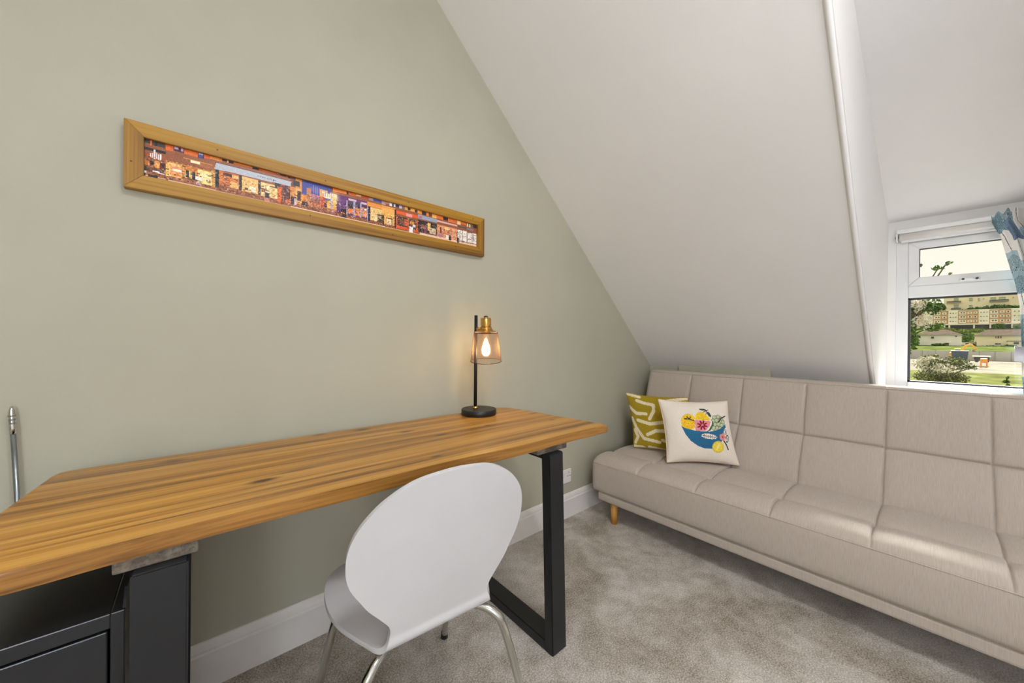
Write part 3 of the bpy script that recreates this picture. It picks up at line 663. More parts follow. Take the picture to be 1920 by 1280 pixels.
# ------------------------------------------------------------------ sofa bed
SY0, SY1 = -.106, -2.012
SEAMS = [-.425 - .3165*k for k in range(5)]
SO = thing('sofa_bed', 'oatmeal tufted fabric sofa bed below the dormer window', 'sofa', (2.3, -1.06, 0))
def ysamples():
    ys = set()
    for s_ in SEAMS:
        for d in (0, .003, .006, .010, .016, .024, .035): ys.add(round(s_+d, 4)); ys.add(round(s_-d, 4))
    for k in range(60): ys.add(round(SY0 + (SY1-SY0)*k/59, 4))
    for d in (.002, .006, .012, .02, .03, .042): ys.add(round(SY0-d, 4)); ys.add(round(SY1+d, 4))
    return sorted(y for y in ys if SY1 <= y <= SY0)[::-1]
def upholster(name, prof, seamfrom, mats, rnd_=.042):
    """prof: closed list of (x,z,tuft 0..1,crease 0..1); tuft = how much it puffs between seams, crease = transverse seam"""
    ys = ysamples(); P_ = np.array([(p[0], p[1]) for p in prof]); n = len(P_)
    tan = np.roll(P_, -1, 0) - np.roll(P_, 1, 0); nor = np.stack([tan[:, 1], -tan[:, 0]], 1); nor /= np.linalg.norm(nor, axis=1)[:, None]
    area = .5*np.sum(P_[:, 0]*np.roll(P_[:, 1], -1) - np.roll(P_[:, 0], -1)*P_[:, 1])
    if area < 0: nor = -nor                                     # outward
    tf = np.array([p[2] for p in prof]); cr = np.array([p[3] for p in prof])
    edges = [SY0] + SEAMS + [SY1]
    V = []
    for y in ys:
        d_end = min(SY0-y, y-SY1); e = 0
        if d_end < rnd_: e = rnd_ - math.sqrt(max(0, rnd_**2 - (rnd_-d_end)**2))
        ds = min(abs(y-s_) for s_ in SEAMS)
        for a, b in zip(edges, edges[1:]):
            if b <= y <= a: t = (a-y)/(a-b)
        puff = math.sin(math.pi*min(max(t, 0), 1))**.6
        if t < .5 and a == SY0 or t > .5 and b == SY1: puff = max(puff, 1.0 if d_end > .15 else .8)
        push = tf*(.009*puff - .003*math.exp(-(ds/.014)**2) - .009*math.exp(-(ds/.0032)**2)) - cr*.015
        q = P_ + nor*(push - e)[:, None]
        V += [(x, y, z) for x, z in q]
    V = np.array(V); nu = len(ys)
    # close the profile loop
    G = V.reshape(nu, n, 3); G = np.concatenate([G, G[:, :1]], 1)
    me_o = gridmesh(name, G.reshape(-1, 3), nu, n+1, mats[0], SO)
    me = me_o.data
    bm = bmesh.new(); bm.from_mesh(me); bmesh.ops.remove_doubles(bm, verts=bm.verts, dist=1e-6)
    bm.edges.ensure_lookup_table()
    bmesh.ops.holes_fill(bm, edges=[e for e in bm.edges if e.is_boundary], sides=0)
    bmesh.ops.recalc_face_normals(bm, faces=bm.faces)
    for f in bm.faces:
        f.smooth = len(f.verts) <= 4
        if len(mats) > 1 and f.calc_center_median().z > .33 and abs(f.normal.z) > .5: f.material_index = 1
    bm.to_mesh(me); bm.free()
    for k in mats[1:]: me.materials.append(k)
    return me_o
def dense(pts, step=.012):
    out = []
    for a, b in zip(pts, pts[1:]+pts[:1]):
        L_ = math.hypot(b[0]-a[0], b[1]-a[1]); k = max(1, int(L_/step))
        for i in range(k): out.append(tuple(a[j]+(b[j]-a[j])*i/k for j in range(4)))
    return out
seatp = [(1.900, .186, 0, 0), (1.893, .20, 0, 0), (1.890, .25, 0, 0), (1.889, .30, 0, 0), (1.890, .345, 0, 0), (1.8935, .360, .15, .05)]
top = catmull([(1.8935, .360, .2, 0), (1.905, .373, .7, 0), (1.93, .388, 1, 0), (1.97, .398, 1, 0), (2.02, .399, 1, 0), (2.06, .394, 1, .1), (2.085, .388, .8, .6), (2.097, .3845, .6, 1), (2.110, .385, .8, .6), (2.14, .388, 1, .1), (2.20, .392, 1, 0), (2.28, .391, 1, 0), (2.36, .384, 1, 0), (2.42, .374, .6, 0), (2.48, .360, 0, 0)], 4)
seatp += [tuple(p) for p in top[1:]] + [(2.52, .34, 0, 0), (2.53, .30, 0, 0), (2.53, .20, 0, 0), (2.52, .182, 0, 0)]
seat_o = upholster('seat', dense(seatp, .02), 0, (M_SOFA, M_SOFAT))
bk = catmull([(2.392, .345, 0, 0), (2.398, .375, .5, 0), (2.418, .43, 1, 0), (2.452, .50, 1, 0), (2.487, .565, 1, 0), (2.512, .600, .9, .05), (2.522, .613, .8, .35), (2.526, .6185, .6, 1), (2.529, .624, .8, .35), (2.535, .64, .9, .05), (2.547, .69, 1, 0), (2.566, .76, 1, 0), (2.588, .83, 1, 0), (2.604, .876, .8, 0), (2.612, .893, .25, .25), (2.624, .903, .25, 0), (2.645, .909, .1, 0), (2.68, .909, 0, 0), (2.71, .900, 0, 0), (2.728, .88, 0, 0)], 4)
backp = [tuple(p) for p in bk] + [(2.722, .84, 0, 0), (2.56, .42, 0, 0), (2.55, .36, 0, 0), (2.535, .335, 0, 0), (2.42, .33, 0, 0)]
back_o = upholster('backrest', dense(backp, .02), 0, (M_SOFA,), .03)
# piping along the seat front edge and the head of the backrest
def piping(par, x, z, dy=.03, r=.0022):
    bm = bmesh.new(); tube(bm, [(x, y, z) for y in np.linspace(SY0-dy, SY1+dy, 40)], r, 6); obj('piping', bm, M_SOFA, par, smooth=True)
piping(seat_o, 1.8925, .3605); piping(back_o, 2.6145, .895)
obj('base_frame', B(1.905, -1.965, .129, 2.56, -.153, .182, .012, 3), M_SOFA, SO, smooth=False)
for x, y in ((1.948, -.247), (2.50, -.247), (1.948, -1.87), (2.50, -1.87)):
    bm = bmesh.new(); tube(bm, [(x, y, 0), (x, y, .13)], [.0185, .0235], 20); obj('leg', bm, M_LEG, SO, smooth=True)

# ------------------------------------------------------------------ scatter cushions
def poly_mask(X, Y, pts):
    ins = np.zeros(X.shape, bool); n = len(pts)
    for i in range(n):
        (x1, y1), (x2, y2) = pts[i], pts[(i+1) % n]
        c = (y1 > Y) != (y2 > Y); ins ^= c & (X < (x2-x1)*(Y-y1)/((y2-y1) or 1e-9) + x1)
    return ins
def seg_mask(X, Y, pts, hw):
    m = np.zeros(X.shape, bool)
    for (x1, y1), (x2, y2) in zip(pts, pts[1:]):
        L2 = (x2-x1)**2 + (y2-y1)**2; t = np.clip(((X-x1)*(x2-x1)+(Y-y1)*(y2-y1))/L2, 0, 1)
        m |= np.hypot(X-x1-t*(x2-x1), Y-y1-t*(y2-y1)) < hw
    return m
def ell(X, Y, cx, cy, rx, ry, rot=0):
    c, s_ = math.cos(math.radians(rot)), math.sin(math.radians(rot)); dx, dy = X-cx, Y-cy
    return ((dx*c+dy*s_)/rx)**2 + ((-dx*s_+dy*c)/ry)**2 < 1
def art_white(u, v):
    """embroidered bowl of fruit; u right, v down in 0..1"""
    X = 485 + v*90 + u*(755 + v*30); Y = 450 + v*(672) + u*v*30 - u*(1-v)*10
    C = np.empty(u.shape + (3,)); C[:] = (232, 221, 208)
    rs = np.random.RandomState(1); nz = rs.rand(*u.shape)
    C += ((nz-.5)*9)[..., None]
    def put(m, c, sp=0):
        C[m] = c
        if sp: C[m] += ((nz[m]-.5)*sp)[:, None]
    put(seg_mask(X, Y, [(935, 585), (1000, 550)], 5), (70, 80, 66)); put(seg_mask(X, Y, [(970, 610), (985, 555)], 4), (70, 80, 66))
    put(ell(X, Y, 940, 549, 42, 12, 5), (52, 66, 54)); put(ell(X, Y, 1006, 606, 16, 36, -28), (52, 66, 54))
    put(ell(X, Y, 780, 700, 83, 92), (236, 190, 44), 46); put(ell(X, Y, 915, 640, 62, 60), (240, 200, 50), 40); put(ell(X, Y, 965, 660, 40, 40), (238, 196, 46), 40)
    for (x, y) in ((725, 640), (760, 660), (800, 640), (740, 700), (780, 715), (820, 720), (880, 610), (930, 620), (760, 745), (815, 755)): put(ell(X, Y, x, y, 5, 5), (226, 120, 40))
    put(seg_mask(X, Y, [(740, 665), (790, 668), (850, 685)], 6), (50, 54, 40)); put(seg_mask(X, Y, [(765, 640), (790, 668), (805, 645)], 6), (50, 54, 40))
    put(ell(X, Y, 1105, 705, 82, 95), (176, 184, 148))
    rg = random.Random(2)
    for (x, y) in ((1065, 640), (1110, 632), (1150, 655), (1050, 680), (1090, 672), (1130, 680), (1170, 690), (1070, 720), (1112, 716), (1150, 725), (1050, 760), (1090, 758), (1130, 765), (1075, 792)):
        put(ell(X, Y, x, y, 25, 25), (84, 100, 74)); put(ell(X, Y, x, y, 20, 20), (188, 196, 160), 14)
    put(seg_mask(X, Y, [(1115, 690), (1150, 645), (1200, 620)], 7), (48, 44, 44))
    put(poly_mask(X, Y, [(845, 668), (1048, 685), (1052, 720), (1010, 790), (975, 800), (852, 798)]), (64, 92, 66))
    put(poly_mask(X, Y, [(845, 668), (1034, 684), (1030, 720), (990, 785), (965, 800), (852, 798)]), (240, 232, 220))
    put(poly_mask(X, Y, [(847, 672), (1018, 686), (1005, 735), (960, 792), (855, 795)]), (226, 142, 150), 16)
    for k in range(8):
        a = k*math.pi/4 + .3; put(ell(X, Y, 925+34*math.cos(a), 732+32*math.sin(a), 24, 9, math.degrees(a)), (146, 18, 48))
    put(poly_mask(X, Y, [(698, 742), (740, 766), (850, 792), (1000, 802), (1100, 778), (1170, 742), (1198, 708), (1208, 760), (1192, 830), (1150, 892), (1090, 955), (1030, 988), (960, 985), (880, 955), (800, 900), (742, 830)]), (42, 104, 142), 10)
    put(ell(X, Y, 1000, 852, 88, 27, 8), (240, 228, 214)); put(seg_mask(X, Y, [(918, 840), (1085, 866)], 3), (150, 110, 90))
    for k in range(7):
        x = 935 + k*22; put(seg_mask(X, Y, [(x, 842+k*3), (x+14, 828+k*3)], 3), (90, 110, 130)); put(seg_mask(X, Y, [(x, 844+k*3), (x+14, 862+k*3)], 3), (90, 110, 130))
    put(ell(X, Y, 1198, 800, 24, 46, 10), (244, 236, 226)); put(seg_mask(X, Y, [(1190, 770), (1206, 835)], 3), (80, 60, 70))
    for k in range(6): put(seg_mask(X, Y, [(1182, 775+k*11), (1214, 770+k*11)], 2.2), (110, 80, 90))
    for k in range(5):
        a = k*2*math.pi/5; put(ell(X, Y, 1155+22*math.cos(a), 855+22*math.sin(a), 19, 19), (216, 140, 134), 18)
    put(ell(X, Y, 1155, 855, 11, 11), (170, 80, 80))
    put(ell(X, Y, 1215, 872, 20, 42, 8), (40, 36, 40)); put(ell(X, Y, 1215, 872, 12, 30, 8), (236, 230, 224)); put(ell(X, Y, 1215, 872, 7, 9), (60, 50, 54))
    put(seg_mask(X, Y, [(1172, 900), (1200, 935), (1224, 990)], 8), (52, 56, 48))
    put(ell(X, Y, 1100, 965, 68, 66), (214, 196, 70), 30); put(ell(X, Y, 1100, 965, 56, 54), (236, 208, 74), 40); put(ell(X, Y, 1100, 960, 14, 40, 25), (244, 226, 140), 30)
    return np_lin(np.clip(C, 0, 255))
def art_must(u, v):
    X = 160 + v*70 + u*640; Y = 378 + v*565 + u*20
    C = np.empty(u.shape + (3,)); C[:] = (164, 139, 32)
    nz = np.random.RandomState(4).rand(*u.shape); C += ((nz-.5)*12)[..., None]
    for pts in ([(150, 385), (310, 412)], [(280, 455), (355, 478), (460, 495), (465, 560), (418, 645)], [(170, 520), (270, 595), (382, 597)], [(282, 665), (420, 695), (560, 668)],
                [(208, 645), (260, 740), (350, 850), (507, 875)], [(390, 805), (480, 758), (600, 752)], [(240, 765), (280, 832), (250, 890)], [(235, 935), (330, 945), (390, 972)], [(398, 940), (600, 965)],
                [(540, 452), (640, 425), (820, 402)], [(690, 475), (830, 478)], [(540, 850), (620, 872)], [(640, 600), (700, 560), (800, 580)], [(650, 700), (760, 690)], [(680, 800), (720, 880), (820, 900)], [(640, 960), (780, 950)], [(700, 620), (740, 760), (820, 780)]):
        C[seg_mask(X, Y, pts, 17)] = (232, 218, 182)
    return np_lin(np.clip(C, 0, 255))
def cushion(name, label, BLc, BRc, up, size_u, size_v, thick, art, edge_mat, n=150):
    BLc, BRc, up = Vector(BLc), Vector(BRc), Vector(up).normalized()
    ux = (BRc-BLc).normalized(); nr = ux.cross(up).normalized()
    cen = (BLc+BRc)/2 + up*size_v/2
    t = thing(name, label, 'cushion', tuple((BLc+BRc)/2), 0, 'scatter cushions on the sofa bed')
    def surf(side, n):
        a = np.linspace(-1, 1, n); U, Vv = np.meshgrid(a, a, indexing='ij')
        pin = .075
        x = U*(1 - pin*(1-Vv**2)*np.abs(U)**1.5); y = Vv*(1 - pin*(1-U**2)*np.abs(Vv)**1.5)
        h = thick*((1-np.abs(U)**2.2)*(1-np.abs(Vv)**2.2))**.5 + .0015
        h = h*(1 + .05*np.sin(7*U+2*Vv)*(1-U**2)) + .004*np.sin(9*Vv - 5*U)*np.abs(U)**3*(1-U**2)
        Pt = np.array(cen)[None, None] + (x*size_u/2)[..., None]*np.array(ux) + (y*size_v/2)[..., None]*np.array(up) + (side*h)[..., None]*np.array(nr)
        return Pt, U, Vv
    Pf, U, Vv = surf(1, n); uc = ((U[:-1, :-1]+U[1:, 1:])/2+1)/2; vc = 1-((Vv[:-1, :-1]+Vv[1:, 1:])/2+1)/2
    f = gridmesh('cover_front', Pf.reshape(-1, 3), n, n, M_CUSHW, t, art(uc, vc).reshape(-1, 3))
    Pb, U, Vv = surf(-1, 40); cb = np.zeros((39*39, 3)); cb[:] = art(np.array([[.02]]), np.array([[.5]]))[0, 0]
    gridmesh('cover_back', Pb.reshape(-1, 3), 40, 40, M_CUSHW, t, cb)
    bm = bmesh.new()
    loop = [Pf[i, 0] for i in range(0, n, 4)] + [Pf[n-1, j] for j in range(0, n, 4)] + [Pf[i, n-1] for i in range(n-1, 0, -4)] + [Pf[0, j] for j in range(n-1, 0, -4)]
    loop.append(loop[0]); tube(bm, [Vector(p) for p in loop], .0036 if edge_mat is M_CUSHP else .002, 8, cap=False)
    obj('piping', bm, edge_mat, t, smooth=True)
    return t
M_MUST = simple('mustard_piping', (164, 139, 32), .9)
cushion('cushion', 'cream cushion embroidered with a blue bowl of fruit', (2.118, -.494, .405), (2.392, -.790, .405), (.065, .09, .352), .405, .372, .062, art_white, M_CUSHP)
cushion('cushion', 'mustard cushion with cream brushstroke print behind the cream one', (2.235, -.208, .408), (2.350, -.588, .408), (.066, .105, .352), .40, .372, .046, art_must, M_MUST, 110)

# ------------------------------------------------------------------ ceiling lamp (above and behind the camera)
CL = thing('ceiling_lamp', 'round white flush ceiling lamp on the flat ceiling', 'lamp', (.50, -1.95, 2.75))
bm = bmesh.new(); lathe(bm, [(0, 2.75), (.20, 2.75), (.20, 2.725), (.185, 2.72), (0, 2.72)], .50, -1.95, 40); obj('base_plate', bm, M_UPVC, CL, smooth=False)
bm = bmesh.new(); lathe(bm, [(.178, 2.722), (.176, 2.70), (.160, 2.678), (.12, 2.660), (.06, 2.652), (0, 2.650)], .50, -1.95, 40)
M_DIFF.node_tree.nodes['Principled BSDF'].inputs['Emission Strength'].default_value = CEIL_LAMP_W
M_BULB.node_tree.nodes['Principled BSDF'].inputs['Emission Strength'].default_value = BULB_W*8
obj('diffuser', bm, M_DIFF, CL, smooth=True)

# ------------------------------------------------------------------ added fill lamp, unseen behind the camera, to brighten the slope and room
FL = thing('added_fill_lamp', 'added fill lamp, white paper globe on a slim steel stand unseen behind the camera', 'lamp', (-.75, -2.85, 0))
bm = bmesh.new(); lathe(bm, [(0, 0), (.15, 0), (.15, .016), (.02, .022), (0, .022)], -.75, -2.85, 32); obj('base', bm, M_BLACKM, FL)
bm = bmesh.new(); tube(bm, [(-.75, -2.85, .02), (-.75, -2.85, 1.14)], .011, 12); obj('pole', bm, M_STEEL, FL, smooth=True)
bm = bmesh.new(); lathe(bm, [(.25*math.sin(a), 1.38 - .25*math.cos(a)) for a in np.linspace(.05, math.pi, 17)][:-1] + [(0, 1.63)], -.75, -2.85, 32)
M_FILL_GLOW = emit('fill_lamp_glow', (.88, .95, 1.06), FILL_LAMP_W); obj('shade', bm, M_FILL_GLOW, FL, smooth=True)
# ================================================================== outdoors
def terrain(name, prof, y0, y1, m, n=24):
    V = []; F = []
    ys = np.linspace(y0, y1, n)
    for i, (x, z) in enumerate(prof):
        for y in ys: V.append((x, y, z + (.25*mnoise.noise(Vector((x*.05, y*.05, 3))) if 0 < i < len(prof)-1 else 0)))
    me = bpy.data.meshes.new(name)
    for i in range(len(prof)-1):
        for k in range(n-1): F.append((i*n+k, (i+1)*n+k, (i+1)*n+k+1, i*n+k+1))
    me.from_pydata(V, [], F); me.update(); o = bpy.data.objects.new(name, me); COL.objects.link(o); me.materials.append(m)
    return tag(o, kind='structure')
terrain('lawn', [(4, -5.2), (20, -4.6), (35, -3.6), (50, -2.5), (62, -1.82)], -110, 90, M_GRASS)
terrain('site_ground', [(62, -1.82), (75, -1.6), (90, -1.55), (101, -1.5)], -140, 110, M_GRAVEL)
terrain('hillside', [(101, -1.5), (112, -.9), (130, .1), (150, .85), (165, 1.6), (190, 4.0), (214, 7.0), (232, 8.0), (262, 11.5), (285, 17.2), (320, 19), (420, 24), (600, 30)], -420, 260, M_BANK, 60)

def leaf_cloud(name, blobs, n, size, cols, parent=None, seed=1, m=None):
    """crown of small folded leaves spread through ellipsoids ((x,y,z),(rx,ry,rz))"""
    rs = np.random.RandomState(seed); wts = np.array([r[0]*r[1]*r[2] for c, r in blobs])**.7; wts /= wts.sum()
    pick = rs.choice(len(blobs), n, p=wts); d = rs.normal(size=(n, 3)); d /= np.linalg.norm(d, axis=1)[:, None]; rad = rs.rand(n)**.45
    cen = np.array([b[0] for b in blobs])[pick] + d*rad[:, None]*np.array([b[1] for b in blobs])[pick]
    t = rs.normal(size=(n, 3)); t /= np.linalg.norm(t, axis=1)[:, None]; q = np.cross(t, rs.normal(size=(n, 3))); q /= np.linalg.norm(q, axis=1)[:, None]
    s_ = size*(.6+.8*rs.rand(n))[:, None]; up = np.cross(t, q)*s_*.25
    V = np.stack([cen - t*s_, cen - q*s_*.5 + up, cen + t*s_, cen + q*s_*.5 + up], 1).reshape(-1, 3)
    F = np.arange(n*4).reshape(n, 4)
    me = bpy.data.meshes.new(name); me.vertices.add(n*4); me.vertices.foreach_set('co', V.astype(np.float32).ravel())
    me.loops.add(n*4); me.loops.foreach_set('vertex_index', F.ravel().astype(np.int32)); me.polygons.add(n); me.polygons.foreach_set('loop_start', np.arange(0, n*4, 4, dtype=np.int32)); me.update(calc_edges=True)
    cc = np_lin(np.array(cols))[rs.randint(len(cols), size=n)]*(.55+.45*rs.rand(n))[:, None]; setcol(me, np.clip(cc, 0, 1))
    o = bpy.data.objects.new(name, me); COL.objects.link(o); me.materials.append(m or M_LEAF)
    if parent: o.parent = parent; o.matrix_parent_inverse = wm(parent).inverted()
    return tag(o, kind='stuff')
M_LEAF = colmat('leaf', .9, spec=.05); M_BARK = simple('bark', (92, 78, 62), .95, var=.25, scale=9)
GREEN = [(70, 104, 38), (96, 130, 50), (120, 148, 66), (58, 86, 40)]; LIGHTG = [(150, 158, 84), (122, 138, 70), (170, 172, 104), (96, 116, 56)]; BLOOM = [(246, 240, 224), (236, 226, 206)]
def tree(name, label, base, trunk_top, blobs, n, size, cols, seed, group=None, bloom=None, r=.12, limbs=True):
    t = thing(name, label, 'tree' if 'hedge' not in name and 'shrub' not in name else name.split('_')[-1], base, 0, group)
    bm = bmesh.new(); b0 = Vector(base); tt = Vector(trunk_top)
    tube(bm, [b0, b0.lerp(tt, .5) + Vector((.1*r, .4*r, 0)), tt], [r, r*.8, r*.55], 8)
    if limbs:
        for c, rr in blobs: tube(bm, [b0.lerp(tt, .8), b0.lerp(tt, .9).lerp(Vector(c), .5) + Vector((0, 0, r)), Vector(c)], [r*.5, r*.3, r*.12], 6)
    obj('trunk', bm, M_BARK, t, smooth=True)
    leaf_cloud('foliage', blobs, n, size, cols, t, seed)
    if bloom: leaf_cloud('blossom', bloom[0], bloom[1], bloom[2], BLOOM, t, seed+50)
    return t
# tree close to the window on the left, its sprigs reaching across the top light
tree('leafy_tree', 'leafy tree close outside at the left edge of the window, sprigs against the sky', (16, -.55, -4.8), (16, -.75, 1.6),
     [((16, -1.0, 2.1), (.5, .22, .5)), ((16.2, -1.45, 2.25), (.4, .28, .28)), ((16, -1.05, 1.35), (.5, .25, .5)), ((16.1, -1.5, 1.62), (.3, .3, .12)), ((16, -.5, 3.2), (.6, .4, .8)), ((16, -1.28, 3.43), (.1, .08, .05)), ((16, -1.62, 3.30), (.12, .13, .06)), ((16, -1.78, 3.42), (.1, .1, .05)), ((16.0, -1.86, 3.12), (.08, .05, .02)), ((16, -.6, 1.2), (.6, .4, .9))],
     2600, .055, GREEN, 3, bloom=([((15.8, -1.25, 2.3), (.3, .2, .25)), ((15.8, -1.35, 1.75), (.3, .25, .2))], 500, .035), r=.10)
tree('flowering_tree', 'treetop with white blossom standing in front of the building site', (30, -1.8, -4.0), (30, -1.85, -.6),
     [((30, -1.5, .1), (.7, .55, .5)), ((30.2, -2.3, .1), (.6, .6, .4)), ((30, -1.6, -.6), (.8, .8, .4)), ((30, -2.3, -.65), (.7, .6, .35)), ((30, -2.85, -.05), (.3, .28, .12)), ((30, -1.9, -1.3), (.9, .9, .5))],
     5200, .055, [(104, 112, 64), (128, 134, 82), (84, 96, 56), (160, 160, 112)], 5, bloom=([((29.4, -1.15, .1), (.2, .35, .4)), ((29.4, -1.9, -.1), (.2, .5, .25)), ((29.5, -1.5, .35), (.2, .4, .12))], 420, .06), r=.12)
tree('sapling', 'thin sapling alone on the lawn at the right', (46, -5.25, -2.75), (46, -5.25, -1.5), [((46, -5.25, -1.35), (.1, .08, .12)), ((46, -5.2, -1.62), (.15, .17, .14)), ((46, -5.28, -1.9), (.15, .12, .12))], 130, .07, GREEN, 8, r=.025)
gr = 'bushes on the hillside between the buildings'
tree('round_bush', 'round green bush between the two white houses', (163, -7.9, 1.3), (163, -7.9, 2.3), [((162, -7.7, 2.8), (1.5, 1.2, 1.0)), ((163, -8.6, 3.4), (1.5, .9, .9)), ((164, -7.2, 4.0), (1.5, .9, .7))], 1500, .22, GREEN, 11, gr, r=.1, limbs=False)
tree('olive_bush', 'olive bush high between the houses, under the flats', (172, -9.5, 2.4), (172, -9.5, 4), [((172, -7.6, 4.8), (1.5, 1.7, .9)), ((172, -10, 5.2), (1.5, 1.8, .6)), ((172, -4.6, 5.4), (1.5, 1.6, .8))], 1300, .25, LIGHTG, 12, gr, r=.1, limbs=False)
tree('dark_bush', 'dark bush under the right end of the flats', (205, -16.5, 5.8), (205, -16.5, 7), [((205, -16.5, 7.6), (1.5, 1.4, .8))], 700, .25, GREEN, 13, gr, r=.1, limbs=False)
tree('pale_bush', 'pale bush at the far right under the flats', (204, -20.8, 5.8), (204, -20.8, 7), [((204, -20.8, 7.4), (1.5, 1.9, .8))], 700, .25, LIGHTG, 14, gr, r=.1, limbs=False)
tree('low_bush', 'low dark bush against the left white house', (146, -2.9, .7), (146, -2.9, 1), [((146, -2.9, 1.0), (.8, 1.5, .4))], 700, .16, GREEN, 15, gr, r=.06, limbs=False)
tree('corner_bush', 'low bush below the right white house', (146, -13.6, .7), (146, -13.6, .9), [((146, -13.6, .85), (.8, 1.3, .35)), ((146, -10.8, .75), (.8, 1.6, .22))], 700, .16, GREEN, 16, gr, r=.06, limbs=False)
tree('wide_bush', 'wide green bush left of the left white house', (149, 2.6, .5), (149, 2.6, 2), [((147, 2.1, 2.3), (1.5, 1.0, 1.7)), ((149, 3.6, 3.2), (1.5, 1.5, 2.4))], 1400, .22, GREEN, 17, gr, r=.1, limbs=False)
tree('long_hedge', 'long dark hedge between the flats and the cream block above', (275, -18, 14), (275, -18, 16), [((275, -15, 17.0), (2, 4.0, 1.7)), ((275, -21, 17.6), (2, 5.0, 1.9)), ((275, -27, 17.2), (2, 5.0, 1.7)), ((275, -11, 16.6), (2, 2.0, 1.2))], 4200, .42, GREEN, 18, r=.2, limbs=False)
tree('tall_bush', 'tall bush left of the cream block above the flats', (262, -1.5, 12), (262, -1.5, 15), [((262, -3.6, 17.5), (2, 2.2, 3.2)), ((262, 2.2, 17), (2, 2.6, 3.4))], 2000, .42, GREEN, 19, r=.2, limbs=False)
# ---- buildings
M_RENDER = simple('cream_render', (244, 230, 194), .9, var=.03, scale=.3, spec=0.0); M_PINKW = simple('pinkish_white_harling', (250, 240, 228), .9, var=.03, scale=.3, spec=0.0)
M_BRICK = simple('tan_brick', (206, 164, 126), .9, var=.1, scale=1.2, spec=0.0); M_PANEL = simple('pale_facade_panel', (248, 240, 218), .8, var=.03, scale=.5, spec=0.0)
M_ROOF = simple('brown_tiled_roof', (92, 80, 70), .9, var=.12, scale=1.5, spec=0.0); M_DARKW = simple('dark_window', (52, 50, 50), .25); M_GREYW = simple('greenish_window_glass', (150, 164, 140), .25)
M_CONC = simple('grey_concrete', (156, 150, 142), .9, spec=0.0)
def bx_(name, par, x0, ya, za, x1, yb, zb, m, bev=0): return obj(name, B(x0, min(ya, yb), min(za, zb), x1, max(ya, yb), max(za, zb), bev), m, par)
U = thing('apartment_block', 'cream apartment block with small balconies highest on the hill', 'building', (306, -25, 18))
bx_('wall', U, 300, -5.7, 15, 312, -60, 31, M_RENDER); bx_('flat_roof', U, 299.5, -5.2, 31, 312.5, -60.5, 31.5, M_ROOF)
for (ya, za, yb, zb) in [(-8.93, 25.47, -10.49, 24.04), (-13.94, 25.06, -15.05, 23.53), (-16.71, 24.83, -17.31, 23.35), (-20.56, 24.98, -22.27, 22.97), (-23.1, 24.92, -25.14, 22.91), (-8.96, 22.03, -10.53, 19.96), (-27.12, 24.58, -27.48, 23.94), (-18.31, 24.7, -18.66, 24.13), (-13.94, 21.5, -15.05, 20), (-33, 25, -35, 23), (-38, 25, -40, 23)]:
    wn = bx_('window', U, 299.8, ya, za, 300.2, yb, zb, M_GREYW); bx_('window_frame', wn, 299.7, ya-.05, (za+zb)/2-.06, 300.0, yb+.05, (za+zb)/2+.06, M_RENDER)
for (ya, za, yb, zb) in [(-6.52, 23.4, -11.33, 22.9), (-20.2, 23.1, -25.96, 22.6), (-8.0, 19.9, -11.3, 19.4)]: 
    bc = bx_('balcony', U, 298.6, ya, za, 300, yb, zb, M_CONC); bx_('railing', bc, 298.55, ya, za, 298.65, yb, za+.35, M_DARKW)
T = thing('terraced_flats', 'three-storey row of flats in brick and pale panels halfway up the hill', 'building', (226, -9, 8))
bx_('brick_wall', T, 220, 6, 9.05, 230, -34, 14.1, M_BRICK); bx_('parapet', T, 219.8, 6.1, 14.1, 230.2, -34.1, 14.3, M_PANEL)
bx_('podium_slab', T, 219.0, 6, 8.6, 230, -34, 9.05, M_PANEL); bx_('undercroft', T, 222, 6, 6.8, 230, -34, 8.6, M_DARKW)
for y in (4, 0, -4.5, -5.7, -11.6, -15.3, -20, -25, -30): bx_('pillar', T, 219.1, y, 6.6, 219.6, y-.4, 8.6, M_PANEL)
rows = [(13.16, .30), (11.62, .30), (10.0, .30)]
def win(y, z, wy, wz, dark=True): bx_('window', T, 219.62, y+wy/2, z-wz/2, 219.95, y-wy/2, z+wz/2, M_DARKW if dark else M_GREYW)
for (a, b) in ((.75, -1.72), (-5.65, -8.0), (-12.85, -15.25), (-20.05, -23.2), (5.2, 4.4)):     # rendered stair bays
    bx_('pale_bay', T, 219.7, a, 9.05, 220.1, b, 14.1, M_PANEL)
    for z, _ in rows:
        for k in range(3): win(a + (b-a)*(.22+.28*k), z, .26, .28, (k + int(z)) % 3 != 0)
for (a, b) in ((-1.95, -3.7), (-8.2, -9.95), (-15.45, -17.2), (3.9, 2.2)):                      # paired panels
    for z, _ in rows:
        bx_('facade_panel', T, 219.8, a, z-.62, 220.1, b, z+.5, M_PANEL)
        for k in range(2): win(a + (b-a)*(.35+.38*k), z+.05, .34, .38)
for ys_ in ((-4.1, -5.2), (-10.3, -11.35), (-11.65, -12.55), (-17.6, -18.6), (-18.95, -19.85), (1.9, 1.0)):
    for z, _ in rows:
        bx_('facade_panel', T, 219.8, ys_[0], z-.42, 220.1, ys_[1], z+.36, M_PANEL); win(sum(ys_)/2, z, .36, .38, (int(z*3+ys_[0]*5)) % 3 != 0)
